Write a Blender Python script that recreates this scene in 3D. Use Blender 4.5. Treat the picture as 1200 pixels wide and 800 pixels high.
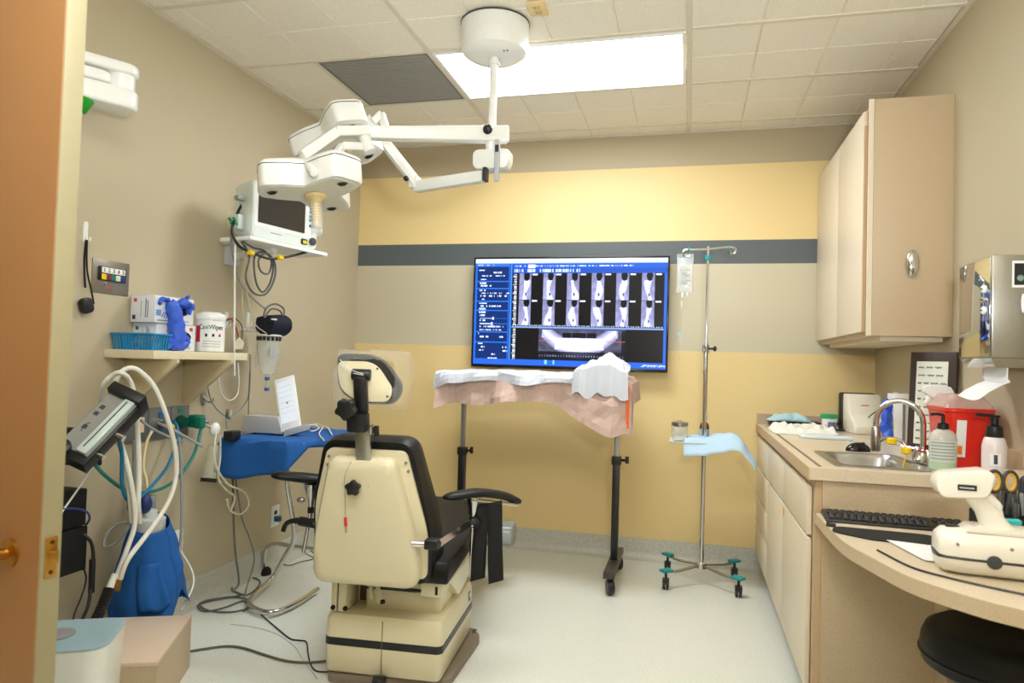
import bpy, bmesh, math, random
from mathutils import Vector, Matrix, Euler, noise
random.seed(7)
S = bpy.context.scene
for o in list(bpy.data.objects): bpy.data.objects.remove(o)
C = S.collection
PI = math.pi

# ---------------------------------------------------------------- camera
CAM_F, CAM_YAW, CAM_PITCH, CAM_ROLL, CAM_H = 810.9, .2504, .0293, .0298, 1.217
def basis():
    w = Vector((-math.sin(CAM_YAW)*math.cos(CAM_PITCH), math.cos(CAM_YAW)*math.cos(CAM_PITCH), math.sin(CAM_PITCH)))
    r = w.cross(Vector((0, 0, 1))).normalized(); u = r.cross(w)
    c, s = math.cos(CAM_ROLL), math.sin(CAM_ROLL)
    return r*c+u*s, u*c-r*s, w
CR, CU, CW = basis()
cam = bpy.data.cameras.new('camera'); camo = bpy.data.objects.new('camera', cam); C.objects.link(camo)
m = Matrix.Identity(4)
for i in range(3): m[i][0], m[i][1], m[i][2] = CR[i], CU[i], -CW[i]
m[2][3] = CAM_H
camo.matrix_world = m
cam.sensor_fit = 'HORIZONTAL'; cam.sensor_width = 36; cam.lens = CAM_F/1200*36
cam.clip_start = .02; cam.clip_end = 60
cam.dof.use_dof = True; cam.dof.focus_distance = 3.0; cam.dof.aperture_fstop = 3.2
S.camera = camo

# ---------------------------------------------------------------- world, exposure, large lights
world = bpy.data.worlds.new('world'); S.world = world; world.use_nodes = True
world.node_tree.nodes['Background'].inputs[0].default_value = (1, .97, .92, 1)
world.node_tree.nodes['Background'].inputs[1].default_value = .15
S.view_settings.view_transform = 'Standard'; S.view_settings.look = 'None'
S.view_settings.gamma = 1; S.view_settings.use_curve_mapping = False
S.view_settings.exposure = 1.0
PANEL_STRENGTH = 9.5          # the ceiling troffer in view
PANEL2_STRENGTH = 7.0         # the second troffer, above the desk side of the room
def area_light(name, loc, sx, sy, power, col):
    l = bpy.data.lights.new(name, 'AREA'); l.shape = 'RECTANGLE'; l.size = sx; l.size_y = sy; l.energy = power; l.color = col
    o = bpy.data.objects.new(name, l); C.objects.link(o); o.location = loc
    return o
HALL_POWER = 6
area_light('hallway_lamp', (-.9, -1.6, 2.6), .6, .6, HALL_POWER, (1, .80, .55))
# unseen fill lamp added to brighten the ceiling, after an assumed bounced flash
fl_ = area_light('ceiling_fill_lamp', (.25, .1, 1.55), .25, .25, 29, (.94, .97, 1)); fl_.rotation_euler = (math.radians(180-30), 0, 0)

# ---------------------------------------------------------------- room dimensions (metres)
XL, XR, YB, YF, H = -2.292, 1.065, 4.473, -2.2, 2.697

def W(px, py, X=None, Y=None, Z=None):
    """a measured point of the room: the sight line through a photo point, taken at a known plane"""
    d = CW*CAM_F + CR*(px-600) + CU*(400-py)
    t = X/d.x if X is not None else Y/d.y if Y is not None else (Z-CAM_H)/d.z
    return Vector((0, 0, CAM_H)) + d*t

# ---------------------------------------------------------------- materials
def lin(c): return tuple(((v/255)/12.92 if v/255 <= .04045 else ((v/255+.055)/1.055)**2.4) for v in c)
MATS = {}
def P(name, rgb, rough=.5, metal=0, var=.04, scale=30, bump=0, bscale=200, alpha=1, coat=0, emit=0, speck=None, spec=.5, trans=0):
    """procedural principled material: base colour with soft mottling, optional fleck and relief"""
    if name in MATS: return MATS[name]
    mt = bpy.data.materials.new(name); mt.use_nodes = True; MATS[name] = mt
    nt = mt.node_tree; N = nt.nodes; L = nt.links; b = N['Principled BSDF']
    col = lin(rgb)
    tc = N.new('ShaderNodeTexCoord')
    nz = N.new('ShaderNodeTexNoise'); nz.inputs['Scale'].default_value = scale; nz.inputs['Detail'].default_value = 3
    L.new(tc.outputs['Object'], nz.inputs['Vector'])
    mx = N.new('ShaderNodeMix'); mx.data_type = 'RGBA'
    mx.inputs[6].default_value = (*[v*(1-var) for v in col], 1); mx.inputs[7].default_value = (*[min(1, v*(1+var)) for v in col], 1)
    L.new(nz.outputs['Fac'], mx.inputs[0]); out = mx.outputs[2]
    if speck:
        for (scol, sscale, lo, hi) in speck:
            vz = N.new('ShaderNodeTexNoise'); vz.inputs['Scale'].default_value = sscale; vz.inputs['Detail'].default_value = 1.5
            L.new(tc.outputs['Object'], vz.inputs['Vector'])
            mr = N.new('ShaderNodeMapRange'); mr.inputs[1].default_value = lo; mr.inputs[2].default_value = hi
            L.new(vz.outputs['Fac'], mr.inputs[0])
            m2 = N.new('ShaderNodeMix'); m2.data_type = 'RGBA'; L.new(mr.outputs[0], m2.inputs[0]); L.new(out, m2.inputs[6])
            m2.inputs[7].default_value = (*lin(scol), 1); out = m2.outputs[2]
    L.new(out, b.inputs['Base Color'])
    b.inputs['Roughness'].default_value = rough; b.inputs['Metallic'].default_value = metal
    b.inputs['Specular IOR Level'].default_value = spec
    b.inputs['Alpha'].default_value = alpha; b.inputs['Coat Weight'].default_value = coat; b.inputs['Coat Roughness'].default_value = .1
    b.inputs['Transmission Weight'].default_value = trans
    if emit:
        L.new(out, b.inputs['Emission Color']); b.inputs['Emission Strength'].default_value = emit
    if bump:
        nb = N.new('ShaderNodeTexNoise'); nb.inputs['Scale'].default_value = bscale; nb.inputs['Detail'].default_value = 3
        L.new(tc.outputs['Object'], nb.inputs['Vector'])
        bp = N.new('ShaderNodeBump'); bp.inputs['Strength'].default_value = bump; bp.inputs['Distance'].default_value = .004
        L.new(nb.outputs['Fac'], bp.inputs['Height']); L.new(bp.outputs[0], b.inputs['Normal'])
    return mt
def vcol_mat(name, emit=0, rough=.4):
    if name in MATS: return MATS[name]
    mt = bpy.data.materials.new(name); mt.use_nodes = True; MATS[name] = mt
    N = mt.node_tree.nodes; L = mt.node_tree.links; b = N['Principled BSDF']
    a = N.new('ShaderNodeVertexColor'); a.layer_name = 'Col'
    b.inputs['Roughness'].default_value = rough
    if emit:
        b.inputs['Base Color'].default_value = (.004, .004, .005, 1); b.inputs['Specular IOR Level'].default_value = .2
        L.new(a.outputs[0], b.inputs['Emission Color']); b.inputs['Emission Strength'].default_value = emit
    else: L.new(a.outputs[0], b.inputs['Base Color'])
    return mt
def band_mat(name, bands, rough):
    """painted wall: flat bands of paint by height (world metres)"""
    mt = bpy.data.materials.new(name); mt.use_nodes = True; nt = mt.node_tree; N = nt.nodes; L = nt.links; b = N['Principled BSDF']
    g = N.new('ShaderNodeNewGeometry'); sx = N.new('ShaderNodeSeparateXYZ'); L.new(g.outputs['Position'], sx.inputs[0])
    dv = N.new('ShaderNodeMath'); dv.operation = 'DIVIDE'; dv.inputs[1].default_value = H; L.new(sx.outputs['Z'], dv.inputs[0])
    r = N.new('ShaderNodeValToRGB'); r.color_ramp.interpolation = 'CONSTANT'
    while len(r.color_ramp.elements) < len(bands): r.color_ramp.elements.new(.5)
    for e, (z, c) in zip(r.color_ramp.elements, bands): e.position = z/H; e.color = (*lin(c), 1)
    L.new(dv.outputs[0], r.inputs[0]); L.new(r.outputs[0], b.inputs['Base Color']); b.inputs['Roughness'].default_value = rough
    nb = N.new('ShaderNodeTexNoise'); nb.inputs['Scale'].default_value = 160; L.new(g.outputs['Position'], nb.inputs['Vector'])
    bp = N.new('ShaderNodeBump'); bp.inputs['Strength'].default_value = .08; bp.inputs['Distance'].default_value = .003
    L.new(nb.outputs['Fac'], bp.inputs['Height']); L.new(bp.outputs[0], b.inputs['Normal'])
    return mt
WALLC = (192, 180, 151)
M_wall = P('wall_paint', WALLC, .6, var=.015, scale=3, bump=.08, bscale=160)
M_wback = band_mat('striped_wall_paint', [(0, (232, 206, 146)), (1.312, (202, 193, 166)), (1.861, (88, 96, 98)), (2.005, (236, 210, 150)), (2.479, (186, 172, 142))], .5)
M_floor = P('speckled_vinyl', (224, 227, 218), .28, var=.02, scale=4, speck=[((184, 184, 170), 240, .58, .66), ((250, 250, 242), 300, .6, .68)], coat=.15)
M_base = P('speckled_cove', (200, 200, 188), .35, var=.03, scale=20, speck=[((160, 160, 148), 300, .52, .6), ((232, 232, 224), 330, .58, .66)])
M_tile = P('mineral_tile', (244, 238, 222), .9, var=.04, scale=120, bump=.35, bscale=260, speck=[((228, 220, 200), 420, .52, .62)])
M_tbar = P('grid_bar_enamel', (222, 214, 194), .5)
M_panel = P('laminate', (203, 182, 150), .5, var=.05, scale=220, speck=[((194, 171, 138), 300, .48, .62)])
M_door = P('cabinet_laminate', (228, 214, 190), .38, var=.02, scale=10)
M_edge = P('laminate_edge', (198, 170, 132), .5)
M_white = P('white_plastic', (236, 238, 234), .35)
M_whitegl = P('white_enamel', (243, 244, 240), .25, coat=.3)
M_cream = P('cream_enamel', (224, 214, 180), .33, coat=.25, var=.02, scale=5)
M_cream2 = P('aged_cream_plastic', (232, 208, 150), .4)
M_black = P('black_plastic', (22, 22, 24), .4)
M_vinyl = P('black_vinyl', (15, 15, 17), .42, spec=.3, bump=.15, bscale=300)
M_blackmat = P('matt_black', (16, 16, 17), .8)
M_grey = P('grey_plastic', (140, 142, 142), .45)
M_lgrey = P('light_grey_plastic', (200, 204, 204), .4)
M_dgrey = P('dark_grey_plastic', (64, 66, 68), .5)
M_chrome = P('chrome', (214, 214, 214), .12, metal=1, var=.02)
M_steel = P('brushed_steel', (176, 174, 168), .3, metal=1, var=.06, scale=60)
M_brass = P('brass', (190, 140, 66), .35, metal=1)
M_clear = P('clear_plastic', (225, 232, 232), .12, alpha=.22)
M_cleartube = P('clear_tube', (224, 220, 196), .15, alpha=.6)
M_label = P('paper_label', (240, 240, 238), .6)
M_ink = P('black_ink', (30, 30, 32), .6)
M_inkgrey = P('grey_ink', (140, 142, 146), .6)
M_blueglove = P('blue_nitrile', (54, 98, 214), .45, var=.1, scale=40)
M_bluecloth = P('blue_surgical_cloth', (22, 92, 168), .85, var=.08, scale=60, bump=.3, bscale=500)
M_paper = P('white_paper', (240, 240, 240), .7)
M_red = P('red_plastic', (224, 38, 22), .35, coat=.2)
M_yellow = P('yellow_plastic', (244, 206, 10), .4)
M_teal = P('teal_plastic', (0, 150, 150), .4)
M_green = P('green_plastic', (0, 110, 84), .4)
M_bluehose = P('blue_rubber', (16, 118, 160), .4)
M_tealhose = P('teal_rubber', (10, 118, 106), .4)
M_whitehose = P('white_rubber', (232, 230, 218), .4)
M_greyhose = P('grey_rubber', (140, 144, 142), .45)
M_dkhose = P('grey_cable_rubber', (92, 94, 90), .5)
M_creamhose = P('cream_rubber', (228, 212, 160), .45)
M_navy = P('navy_fabric', (24, 30, 48), .9, var=.2, scale=90, bump=.4, bscale=300)

# ---------------------------------------------------------------- mesh helpers
def crm(pts, n=8, closed=False):
    """Catmull-Rom through the points"""
    p = [Vector(q) for q in pts]
    if len(p) < 3: return p
    out = []; N = len(p)
    rng = range(N if closed else N-1)
    for i in rng:
        if closed: a, b, c, d = p[(i-1) % N], p[i], p[(i+1) % N], p[(i+2) % N]
        else: a, b, c, d = p[max(i-1, 0)], p[i], p[i+1], p[min(i+2, N-1)]
        for k in range(n):
            t = k/n
            out.append(.5*((2*b)+(c-a)*t+(2*a-5*b+4*c-d)*t*t+(3*b-a-3*c+d)*t**3))
    if not closed: out.append(p[-1])
    return out
class MB:
    def __init__(s): s.v = []; s.f = []; s.mi = []; s.cur = 0
    def add(s, vs, fs, M=None):
        n = len(s.v)
        for v in vs:
            v = Vector(v); s.v.append(M @ v if M is not None else v)
        for f in fs: s.f.append([n+i for i in f]); s.mi.append(s.cur)
        return s
    def bx(s, x0, x1, y0, y1, z0, z1, M=None):
        vs = [(x, y, z) for z in (z0, z1) for y in (y0, y1) for x in (x0, x1)]
        return s.add(vs, [(0, 2, 3, 1), (4, 5, 7, 6), (0, 1, 5, 4), (2, 6, 7, 3), (0, 4, 6, 2), (1, 3, 7, 5)], M)
    def box(s, c, d, M=None):
        return s.bx(c[0]-d[0]/2, c[0]+d[0]/2, c[1]-d[1]/2, c[1]+d[1]/2, c[2]-d[2]/2, c[2]+d[2]/2, M)
    def hexa(s, b, t):
        """box from 4 bottom and 4 top points, same order (counter-clockwise)"""
        return s.add(list(b)+list(t), [(3, 2, 1, 0), (4, 5, 6, 7)]+[(i, (i+1) % 4, 4+(i+1) % 4, 4+i) for i in range(4)])
    def tube(s, pts, r, n=8, cap=True, closed=False):
        p = [Vector(q) for q in pts]; N = len(p)
        rs = r if isinstance(r, (list, tuple)) else [r]*N
        T = []
        for i in range(N):
            if closed: d = p[(i+1) % N]-p[i-1]
            else: d = p[min(i+1, N-1)]-p[max(i-1, 0)]
            T.append(d.normalized() if d.length > 1e-9 else Vector((0, 0, 1)))
        a = Vector((0, 0, 1)) if abs(T[0].z) < .9 else Vector((1, 0, 0))
        u = T[0].cross(a).normalized(); vs = []
        for i in range(N):
            if i: u = (u - T[i]*u.dot(T[i])); u = u.normalized() if u.length > 1e-6 else T[i].orthogonal().normalized()
            w = T[i].cross(u)
            for k in range(n):
                an = 2*PI*k/n; vs.append(p[i]+(u*math.cos(an)+w*math.sin(an))*rs[i])
        fs = []
        for i in range(N if closed else N-1):
            j = (i+1) % N
            for k in range(n):
                l = (k+1) % n; fs.append((i*n+k, i*n+l, j*n+l, j*n+k))
        if cap and not closed: fs += [tuple(range(n))[::-1], tuple(range((N-1)*n, N*n))]
        return s.add(vs, fs)
    def cyl(s, a, b, r0, r1=None, n=16): return s.tube([a, b], [r0, r0 if r1 is None else r1], n)
    def lathe(s, prof, c=(0, 0, 0), n=24, M=None, sx=1, sy=1):
        vs = []; c = Vector(c)
        for (r, z) in prof:
            for k in range(n):
                a = 2*PI*k/n; vs.append(c+Vector((r*math.cos(a)*sx, r*math.sin(a)*sy, z)))
        fs = []
        for i in range(len(prof)-1):
            for k in range(n):
                l = (k+1) % n; fs.append((i*n+k, i*n+l, (i+1)*n+l, (i+1)*n+k))
        fs += [tuple(range(n))[::-1], tuple(range((len(prof)-1)*n, len(prof)*n))]
        return s.add(vs, fs, M)
    def prism(s, poly, z0, z1, M=None, poly2=None):
        n = len(poly); p2 = poly2 or poly
        vs = [(x, y, z0) for x, y in poly]+[(x, y, z1) for x, y in p2]
        return s.add(vs, [tuple(range(n))[::-1], tuple(range(n, 2*n))]+[(i, (i+1) % n, n+(i+1) % n, n+i) for i in range(n)], M)
    def loft(s, rings, cap=True):
        n = len(rings[0]); vs = [v for r in rings for v in r]; fs = []
        for i in range(len(rings)-1):
            for k in range(n):
                l = (k+1) % n; fs.append((i*n+k, i*n+l, (i+1)*n+l, (i+1)*n+k))
        if cap: fs += [tuple(range(n))[::-1], tuple(range((len(rings)-1)*n, len(rings)*n))]
        return s.add(vs, fs)
    def sph(s, c, r, n=14, sc=(1, 1, 1), M=None):
        c = Vector(c); k = n//2
        pr = [(math.sin(PI*i/k)*r, -math.cos(PI*i/k)*r) for i in range(k+1)]; pr[0] = (r*.02, -r); pr[-1] = (r*.02, r)
        vs = []
        for (rr, z) in pr:
            for j in range(n):
                a = 2*PI*j/n; vs.append(c+Vector((rr*math.cos(a)*sc[0], rr*math.sin(a)*sc[1], z*sc[2])))
        fs = [(i*n+j, i*n+(j+1) % n, (i+1)*n+(j+1) % n, (i+1)*n+j) for i in range(k) for j in range(n)]
        fs += [tuple(range(n))[::-1], tuple(range(k*n, k*n+n))]
        return s.add(vs, fs, M)
    def grid(s, fn, nu, nv):
        vs = [fn(i/nu, j/nv) for j in range(nv+1) for i in range(nu+1)]
        return s.add(vs, [(j*(nu+1)+i, j*(nu+1)+i+1, (j+1)*(nu+1)+i+1, (j+1)*(nu+1)+i) for j in range(nv) for i in range(nu)])
    def mesh(s, name, bevel=0, segs=2, angle=35, smooth=True):
        me = bpy.data.meshes.new(name); me.from_pydata([tuple(v) for v in s.v], [], s.f)
        if any(s.mi): me.polygons.foreach_set('material_index', s.mi)
        bm = bmesh.new(); bm.from_mesh(me)
        bmesh.ops.recalc_face_normals(bm, faces=bm.faces)
        if bevel:
            es = [e for e in bm.edges if len(e.link_faces) == 2 and e.calc_face_angle(0) > math.radians(angle)]
            bmesh.ops.bevel(bm, geom=es, offset=bevel, segments=segs, affect='EDGES', profile=.5, clamp_overlap=True)
        bm.to_mesh(me); bm.free()
        if smooth:
            me.polygons.foreach_set('use_smooth', [True]*len(me.polygons))
            me.set_sharp_from_angle(angle=math.radians(40))
        me.update()
        return me
    def build(s, name, mt, parent=None, world=False, bevel=0, segs=2, angle=35, smooth=True, label=None, kind=None, solid=0, subd=0):
        if world and parent is not None:
            inv = chain(parent).inverted(); s.v = [inv @ v for v in s.v]
        me = s.mesh(name, bevel, segs, angle, smooth)
        return link(name, me, mt, parent, label, kind, solid, subd)
    def solo(s, name, mt, label, cat, group=None, **k):
        """a thing that is one mesh, with its origin at its base"""
        xs = [v.x for v in s.v]; ys = [v.y for v in s.v]; zs = [v.z for v in s.v]
        o0 = Vector(((min(xs)+max(xs))/2, (min(ys)+max(ys))/2, min(zs))); s.v = [v-o0 for v in s.v]
        o = s.build(name, mt, **k); o.location = o0
        return tag(o, label, cat, group)
def chain(o):
    M = o.matrix_basis.copy()
    while o.parent: o = o.parent; M = o.matrix_basis @ M
    return M
def link(name, me, mt, parent=None, label=None, kind=None, solid=0, subd=0):
    o = bpy.data.objects.new(name, me); C.objects.link(o)
    for q in (mt if isinstance(mt, (list, tuple)) else [mt]): me.materials.append(q)
    if parent is not None: o.parent = parent
    if label: o['label'] = label
    if kind: o['kind'] = kind
    if solid:
        md = o.modifiers.new('thickness', 'SOLIDIFY'); md.thickness = solid; md.offset = 0
    if subd:
        md = o.modifiers.new('smooth', 'SUBSURF'); md.levels = md.render_levels = subd
    return o
def tag(o, label, cat, group=None):
    o['label'] = label; o['category'] = cat
    if group: o['group'] = group
    return o
def thing(name, label, cat, loc=(0, 0, 0), rot=(0, 0, 0), group=None):
    o = bpy.data.objects.new(name, None); C.objects.link(o); o.empty_display_size = .1
    o.location = loc; o.rotation_euler = rot
    return tag(o, label, cat, group)
def dup(o, parent=None):
    c = o.copy(); C.objects.link(c); c.parent = parent
    for ch in list(o.children): dup(ch, c)
    return c
def struct(o): o['kind'] = 'structure'; return o
def text(name, body, size, mt, parent, M, extrude=.0006, align='CENTER'):
    cu = bpy.data.curves.new(name, 'FONT'); cu.body = body; cu.size = size; cu.align_x = align; cu.align_y = 'CENTER'; cu.extrude = extrude; cu.resolution_u = 3
    t = bpy.data.objects.new(name, cu); C.objects.link(t)
    dg = bpy.context.evaluated_depsgraph_get(); me = bpy.data.meshes.new_from_object(t.evaluated_get(dg))
    bpy.data.objects.remove(t); me.name = name; me.materials.clear()
    me.transform(M)
    return link(name, me, mt, parent)
def raster(name, w, h, nx, ny, fn, mt, parent, M):
    """flat printed or lit panel: one small quad per dot, coloured by fn(u, v), v=0 at the top"""
    vs = [((i/nx-.5)*w, (.5-j/ny)*h, 0) for j in range(ny+1) for i in range(nx+1)]
    fs = [((j+1)*(nx+1)+i, (j+1)*(nx+1)+i+1, j*(nx+1)+i+1, j*(nx+1)+i) for j in range(ny) for i in range(nx)]
    me = bpy.data.meshes.new(name); me.from_pydata(vs, [], fs)
    ca = me.color_attributes.new('Col', 'FLOAT_COLOR', 'CORNER'); buf = []
    for j in range(ny):
        for i in range(nx):
            c = lin(fn((i+.5)/nx, (j+.5)/ny)); buf += [c[0], c[1], c[2], 1]*4
    ca.data.foreach_set('color', buf); me.transform(M)
    return link(name, me, mt, parent)
def frame(o, ex, ey):
    """matrix with its x and y axes along ex, ey at o"""
    ex = Vector(ex).normalized(); ey = Vector(ey); ey = (ey-ex*ey.dot(ex)).normalized(); ez = ex.cross(ey); o = Vector(o)
    return Matrix(((ex.x, ey.x, ez.x, o.x), (ex.y, ey.y, ez.y, o.y), (ex.z, ey.z, ez.z, o.z), (0, 0, 0, 1)))
def rrect(w, h, r, n=5, cx=0, cy=0):
    out = []
    for (sx, sy, a0) in ((1, 1, 0), (-1, 1, 90), (-1, -1, 180), (1, -1, 270)):
        for k in range(n+1):
            a = math.radians(a0+90*k/n); out.append((cx+sx*(w/2-r)+r*math.cos(a), cy+sy*(h/2-r)+r*math.sin(a)))
    return out
def rpoly(pts, r, n=5):
    """polygon with rounded corners"""
    out = []; N = len(pts)
    for i in range(N):
        a, b, c = Vector(pts[i-1]), Vector(pts[i]), Vector(pts[(i+1) % N])
        rr = r[i] if isinstance(r, (list, tuple)) else r
        d1 = (a-b).normalized(); d2 = (c-b).normalized(); rr = min(rr, (a-b).length*.49, (c-b).length*.49)
        p0 = b+d1*rr; p1 = b+d2*rr
        for k in range(n+1):
            t = k/n; q = p0*(1-t)**2+b*2*t*(1-t)+p1*t*t; out.append((q.x, q.y))
    return out
def nz(x, y, z=0, s=1): return noise.noise(Vector((x*s, y*s, z*s)))

# ================================================================ THE ROOM
def wall(name, x0, x1, y0, y1, z0, z1, mt): return struct(MB().bx(x0, x1, y0, y1, z0, z1).build(name, mt, smooth=False))
wall('floor', XL-.1, XR+.1, YF-.1, YB+.1, -.1, 0, M_floor)
wall('wall_left', XL-.1, XL, YF, YB+.1, 0, H+.1, M_wall)
wall('wall_back', XL, XR+.1, YB, YB+.1, 0, H+.1, M_wback)
wall('wall_right', XR, XR+.1, YF, YB, 0, H+.1, M_wall)
wall('wall_front', XL-.1, XR+.1, YF-.1, YF, 0, H+.1, M_wall)
# coved baseboards
def cove(name, a, b, inward):
    a, b, inward = Vector(a), Vector(b), Vector(inward); prof = [(0, .13), (.004, .13), (.005, .05), (.012, .02), (.03, .004), (.045, .0015), (.045, 0), (0, 0)]
    rings = [[q+inward*d+Vector((0, 0, z)) for d, z in prof] for q in (a, b)]
    return struct(MB().loft(rings).build(name, M_base))
cove('baseboard_left', (XL, YF, 0), (XL, YB, 0), (1, 0, 0))
cove('baseboard_back', (XL, YB, 0), (XR, YB, 0), (0, -1, 0))

# suspended ceiling: lay-in panels scored into squares, hung in a grid of bars
ceil = struct(MB().bx(XL-.1, XR+.1, YF-.1, YB+.1, H+.03, H+.13).build('ceiling', M_tbar, smooth=False))
GX, GY, FT = -1.248, 3.08, .305
LIGHT_ROWS = (0, -4)            # grid rows that hold a light in the middle column
def ceiling_tile(x0, x1, y0, y1, nx, ny, phx, phy):
    mb = MB(); z = H+.004; g = .005; d = .007
    mb.bx(x0, x1, y0, y1, z+d, z+d+.012)
    xs = [x0]+[v for v in phx if x0+.02 < v < x1-.02]+[x1]; ys = [y0]+[v for v in phy if y0+.02 < v < y1-.02]+[y1]
    for i in range(len(xs)-1):
        for j in range(len(ys)-1):
            a, b, c, e = xs[i], xs[i+1], ys[j], ys[j+1]
            lo = [(a+g, c+g, z), (b-g, c+g, z), (b-g, e-g, z), (a+g, e-g, z)]; hi = [(a+.001, c+.001, z+d), (b-.001, c+.001, z+d), (b-.001, e-.001, z+d), (a+.001, e-.001, z+d)]
            mb.hexa(lo, hi)
    return mb.build('ceiling_tile', M_tile, ceil, smooth=False)
cols = [(GX-1.22, GX), (GX, GX+1.22), (GX+1.22, GX+2.44)]
rows = [(GY+.61*k, GY+.61*(k+1)) for k in range(-9, 3)]
hx = .012
for ci, (x0, x1) in enumerate(cols):
    for ri, (y0, y1) in enumerate(rows):
        k = ri-9
        if ci == 1 and k in LIGHT_ROWS: continue
        a, b, c, e = max(x0, XL+.02)+.002, min(x1, XR-.02)-.002, max(y0, YF+.02)+.002, min(y1, YB-.02)-.002
        if b-a < .05 or e-c < .05: continue
        phx = [GX+FT*q for q in range(-8, 12)]; phy = [GY+FT*q for q in range(-20, 8)]
        if ci == 0 and k == 0: b = GX-.61-hx
        ceiling_tile(a, b, c, e, 4, 2, phx, phy)
def gridbar(x0, x1, y0, y1): MB().bx(x0, x1, y0, y1, H-.002, H+.02).build('grid_bar', M_tbar, ceil, bevel=.001, segs=1)
for x in (GX, GX+1.22): gridbar(x-hx, x+hx, YF, YB)
for ci, (x0, x1) in enumerate(cols):
    for k in range(-8, 3):
        y = GY+.61*k; gridbar(max(x0+hx, XL), min(x1-hx, XR), y-hx, y+hx)
gridbar(GX-.61-hx, GX-.61+hx, GY+hx, GY+.61-hx)
for i, (x0, x1, y0, y1) in enumerate(((XL, XL+.02, YF, YB), (XR-.02, XR, YF, YB), (XL+.02, XR-.02, YB-.02, YB))):
    struct(MB().bx(x0, x1, y0, y1, H-.003, H+.03).build('trim_%d' % (i+1), M_tbar))

# lit ceiling panels
def light_mat(name, st):
    mt = bpy.data.materials.new(name); mt.use_nodes = True; N = mt.node_tree.nodes; L = mt.node_tree.links; b = N['Principled BSDF']
    b.inputs['Base Color'].default_value = (.9, .9, .9, 1); b.inputs['Emission Color'].default_value = (.93, .97, 1, 1); b.inputs['Emission Strength'].default_value = st
    return mt
def troffer(y0, st, label):
    t = thing('ceiling_light', label, 'ceiling light', (GX+.61, y0+.305, H-.004))
    f = MB(); w, d = .595, .29
    for a in ((-w, w, -d, -d+.016), (-w, w, d-.016, d), (-w, -w+.016, -d+.016, d-.016), (w-.016, w, -d+.016, d-.016)): f.bx(a[0], a[1], a[2], a[3], -.004, .03)
    f.build('frame', M_whitegl, t)
    MB().bx(-w+.016, w-.016, -d+.016, d-.016, .004, .012).build('diffuser', light_mat('lit_diffuser', st), t)
    return t
troffer(GY, PANEL_STRENGTH, 'long bright white ceiling light panel beside the dark grey grille')
troffer(GY-.61*4, PANEL2_STRENGTH, 'bright white ceiling light panel over the doorway end of the room')
# dark return-air grille
t = thing('air_grille', 'square dark grey return air grille in the ceiling', 'air vent', (GX-.305, GY+.305, H))
MB().bx(-.293, .293, -.293, .293, .003, .012).build('filter_panel', P('grille_mesh', (160, 158, 150), .8, var=.12, scale=260, bump=.5, bscale=500), t)
g = MB()
for a in ((-.293, .293, -.293, -.283), (-.293, .293, .283, .293), (-.293, -.283, -.283, .283), (.283, .293, -.283, .283)): g.bx(*a, -.002, .004)
g.build('frame', P('grille_frame', (120, 118, 112), .5), t)
for k in range(27): MB().bx(-.282, .282, -.277+k*.0212, -.277+k*.0212+.006, -.0005, .0035).build('louver', MATS['grille_mesh'], t, smooth=False)
# ceiling socket
t = thing('ceiling_socket', 'small yellowed electrical socket on the ceiling beside the lamp mount', 'socket', (-.642, 2.775, H-.008), (0, 0, .05))
MB().bx(-.038, .038, -.058, .058, 0, .008).build('plate', M_cream2, t, bevel=.002)
for s in (-1, 1):
    MB().prism(rrect(.034, .028, .01, cy=s*.02), -.003, .001).build('outlet', P('socket_face', (214, 190, 128), .4), t)
    for q in (-1, 1): MB().box((q*.007, s*.02, -.0032), (.003, .009, .001)).build('slot', M_black, t)

# door leaf at the near left, standing half closed, and the stub of wall that carries it
DX, DY = W(68, 200, Y=1.15).x, 1.15
wall('wall_stub', XL, DX-.95, DY-.08, DY+.10, 0, H, M_wall)
da = math.radians(-11)
dr = struct(bpy.data.objects.new('door_1', None)); C.objects.link(dr); dr.location = (DX, DY, 0); dr.rotation_euler = (0, 0, da)
MB().bx(-.92, -.002, -.0, .002, .012, 2.1).build('face', P('door_veneer', (168, 120, 74), .45, var=.06, scale=6), dr, bevel=.0005)
MB().bx(-.92, 0, .002, .045, .012, 2.1).build('leaf', P('door_edge_paint', (158, 148, 114), .5), dr, bevel=.002)
lz = W(59, 653, Y=1.17).z
MB().bx(0, .0025, .011, .036, lz-.042, lz+.042).build('latch_plate', M_brass, dr, bevel=.001)
MB().hexa([(.002, .015, lz-.013), (.014, .024, lz-.013), (.014, .032, lz-.013), (.002, .032, lz-.013)], [(.002, .015, lz+.013), (.014, .024, lz+.013), (.014, .032, lz+.013), (.002, .032, lz+.013)]).build('latch_bolt', M_brass, dr, bevel=.001)
for s in (-1, 1): MB().lathe([(.0045, 0), (.0045, .002), (.003, .003)], n=10, M=Matrix.Translation((.0022, .0235, lz+s*.031)) @ Matrix.Rotation(PI/2, 4, 'Y')).build('screw', P('dark_brass', (90, 66, 30), .4, metal=1), dr)
kb = MB(); kb.lathe([(.03, 0), (.03, .006), (.012, .01), (.012, .03), (.026, .042), (.027, .056), (.015, .066)], M=Matrix.Translation((-.098, 0, lz)) @ Matrix.Rotation(PI/2, 4, 'X')); kb.build('knob', M_brass, dr)

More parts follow.
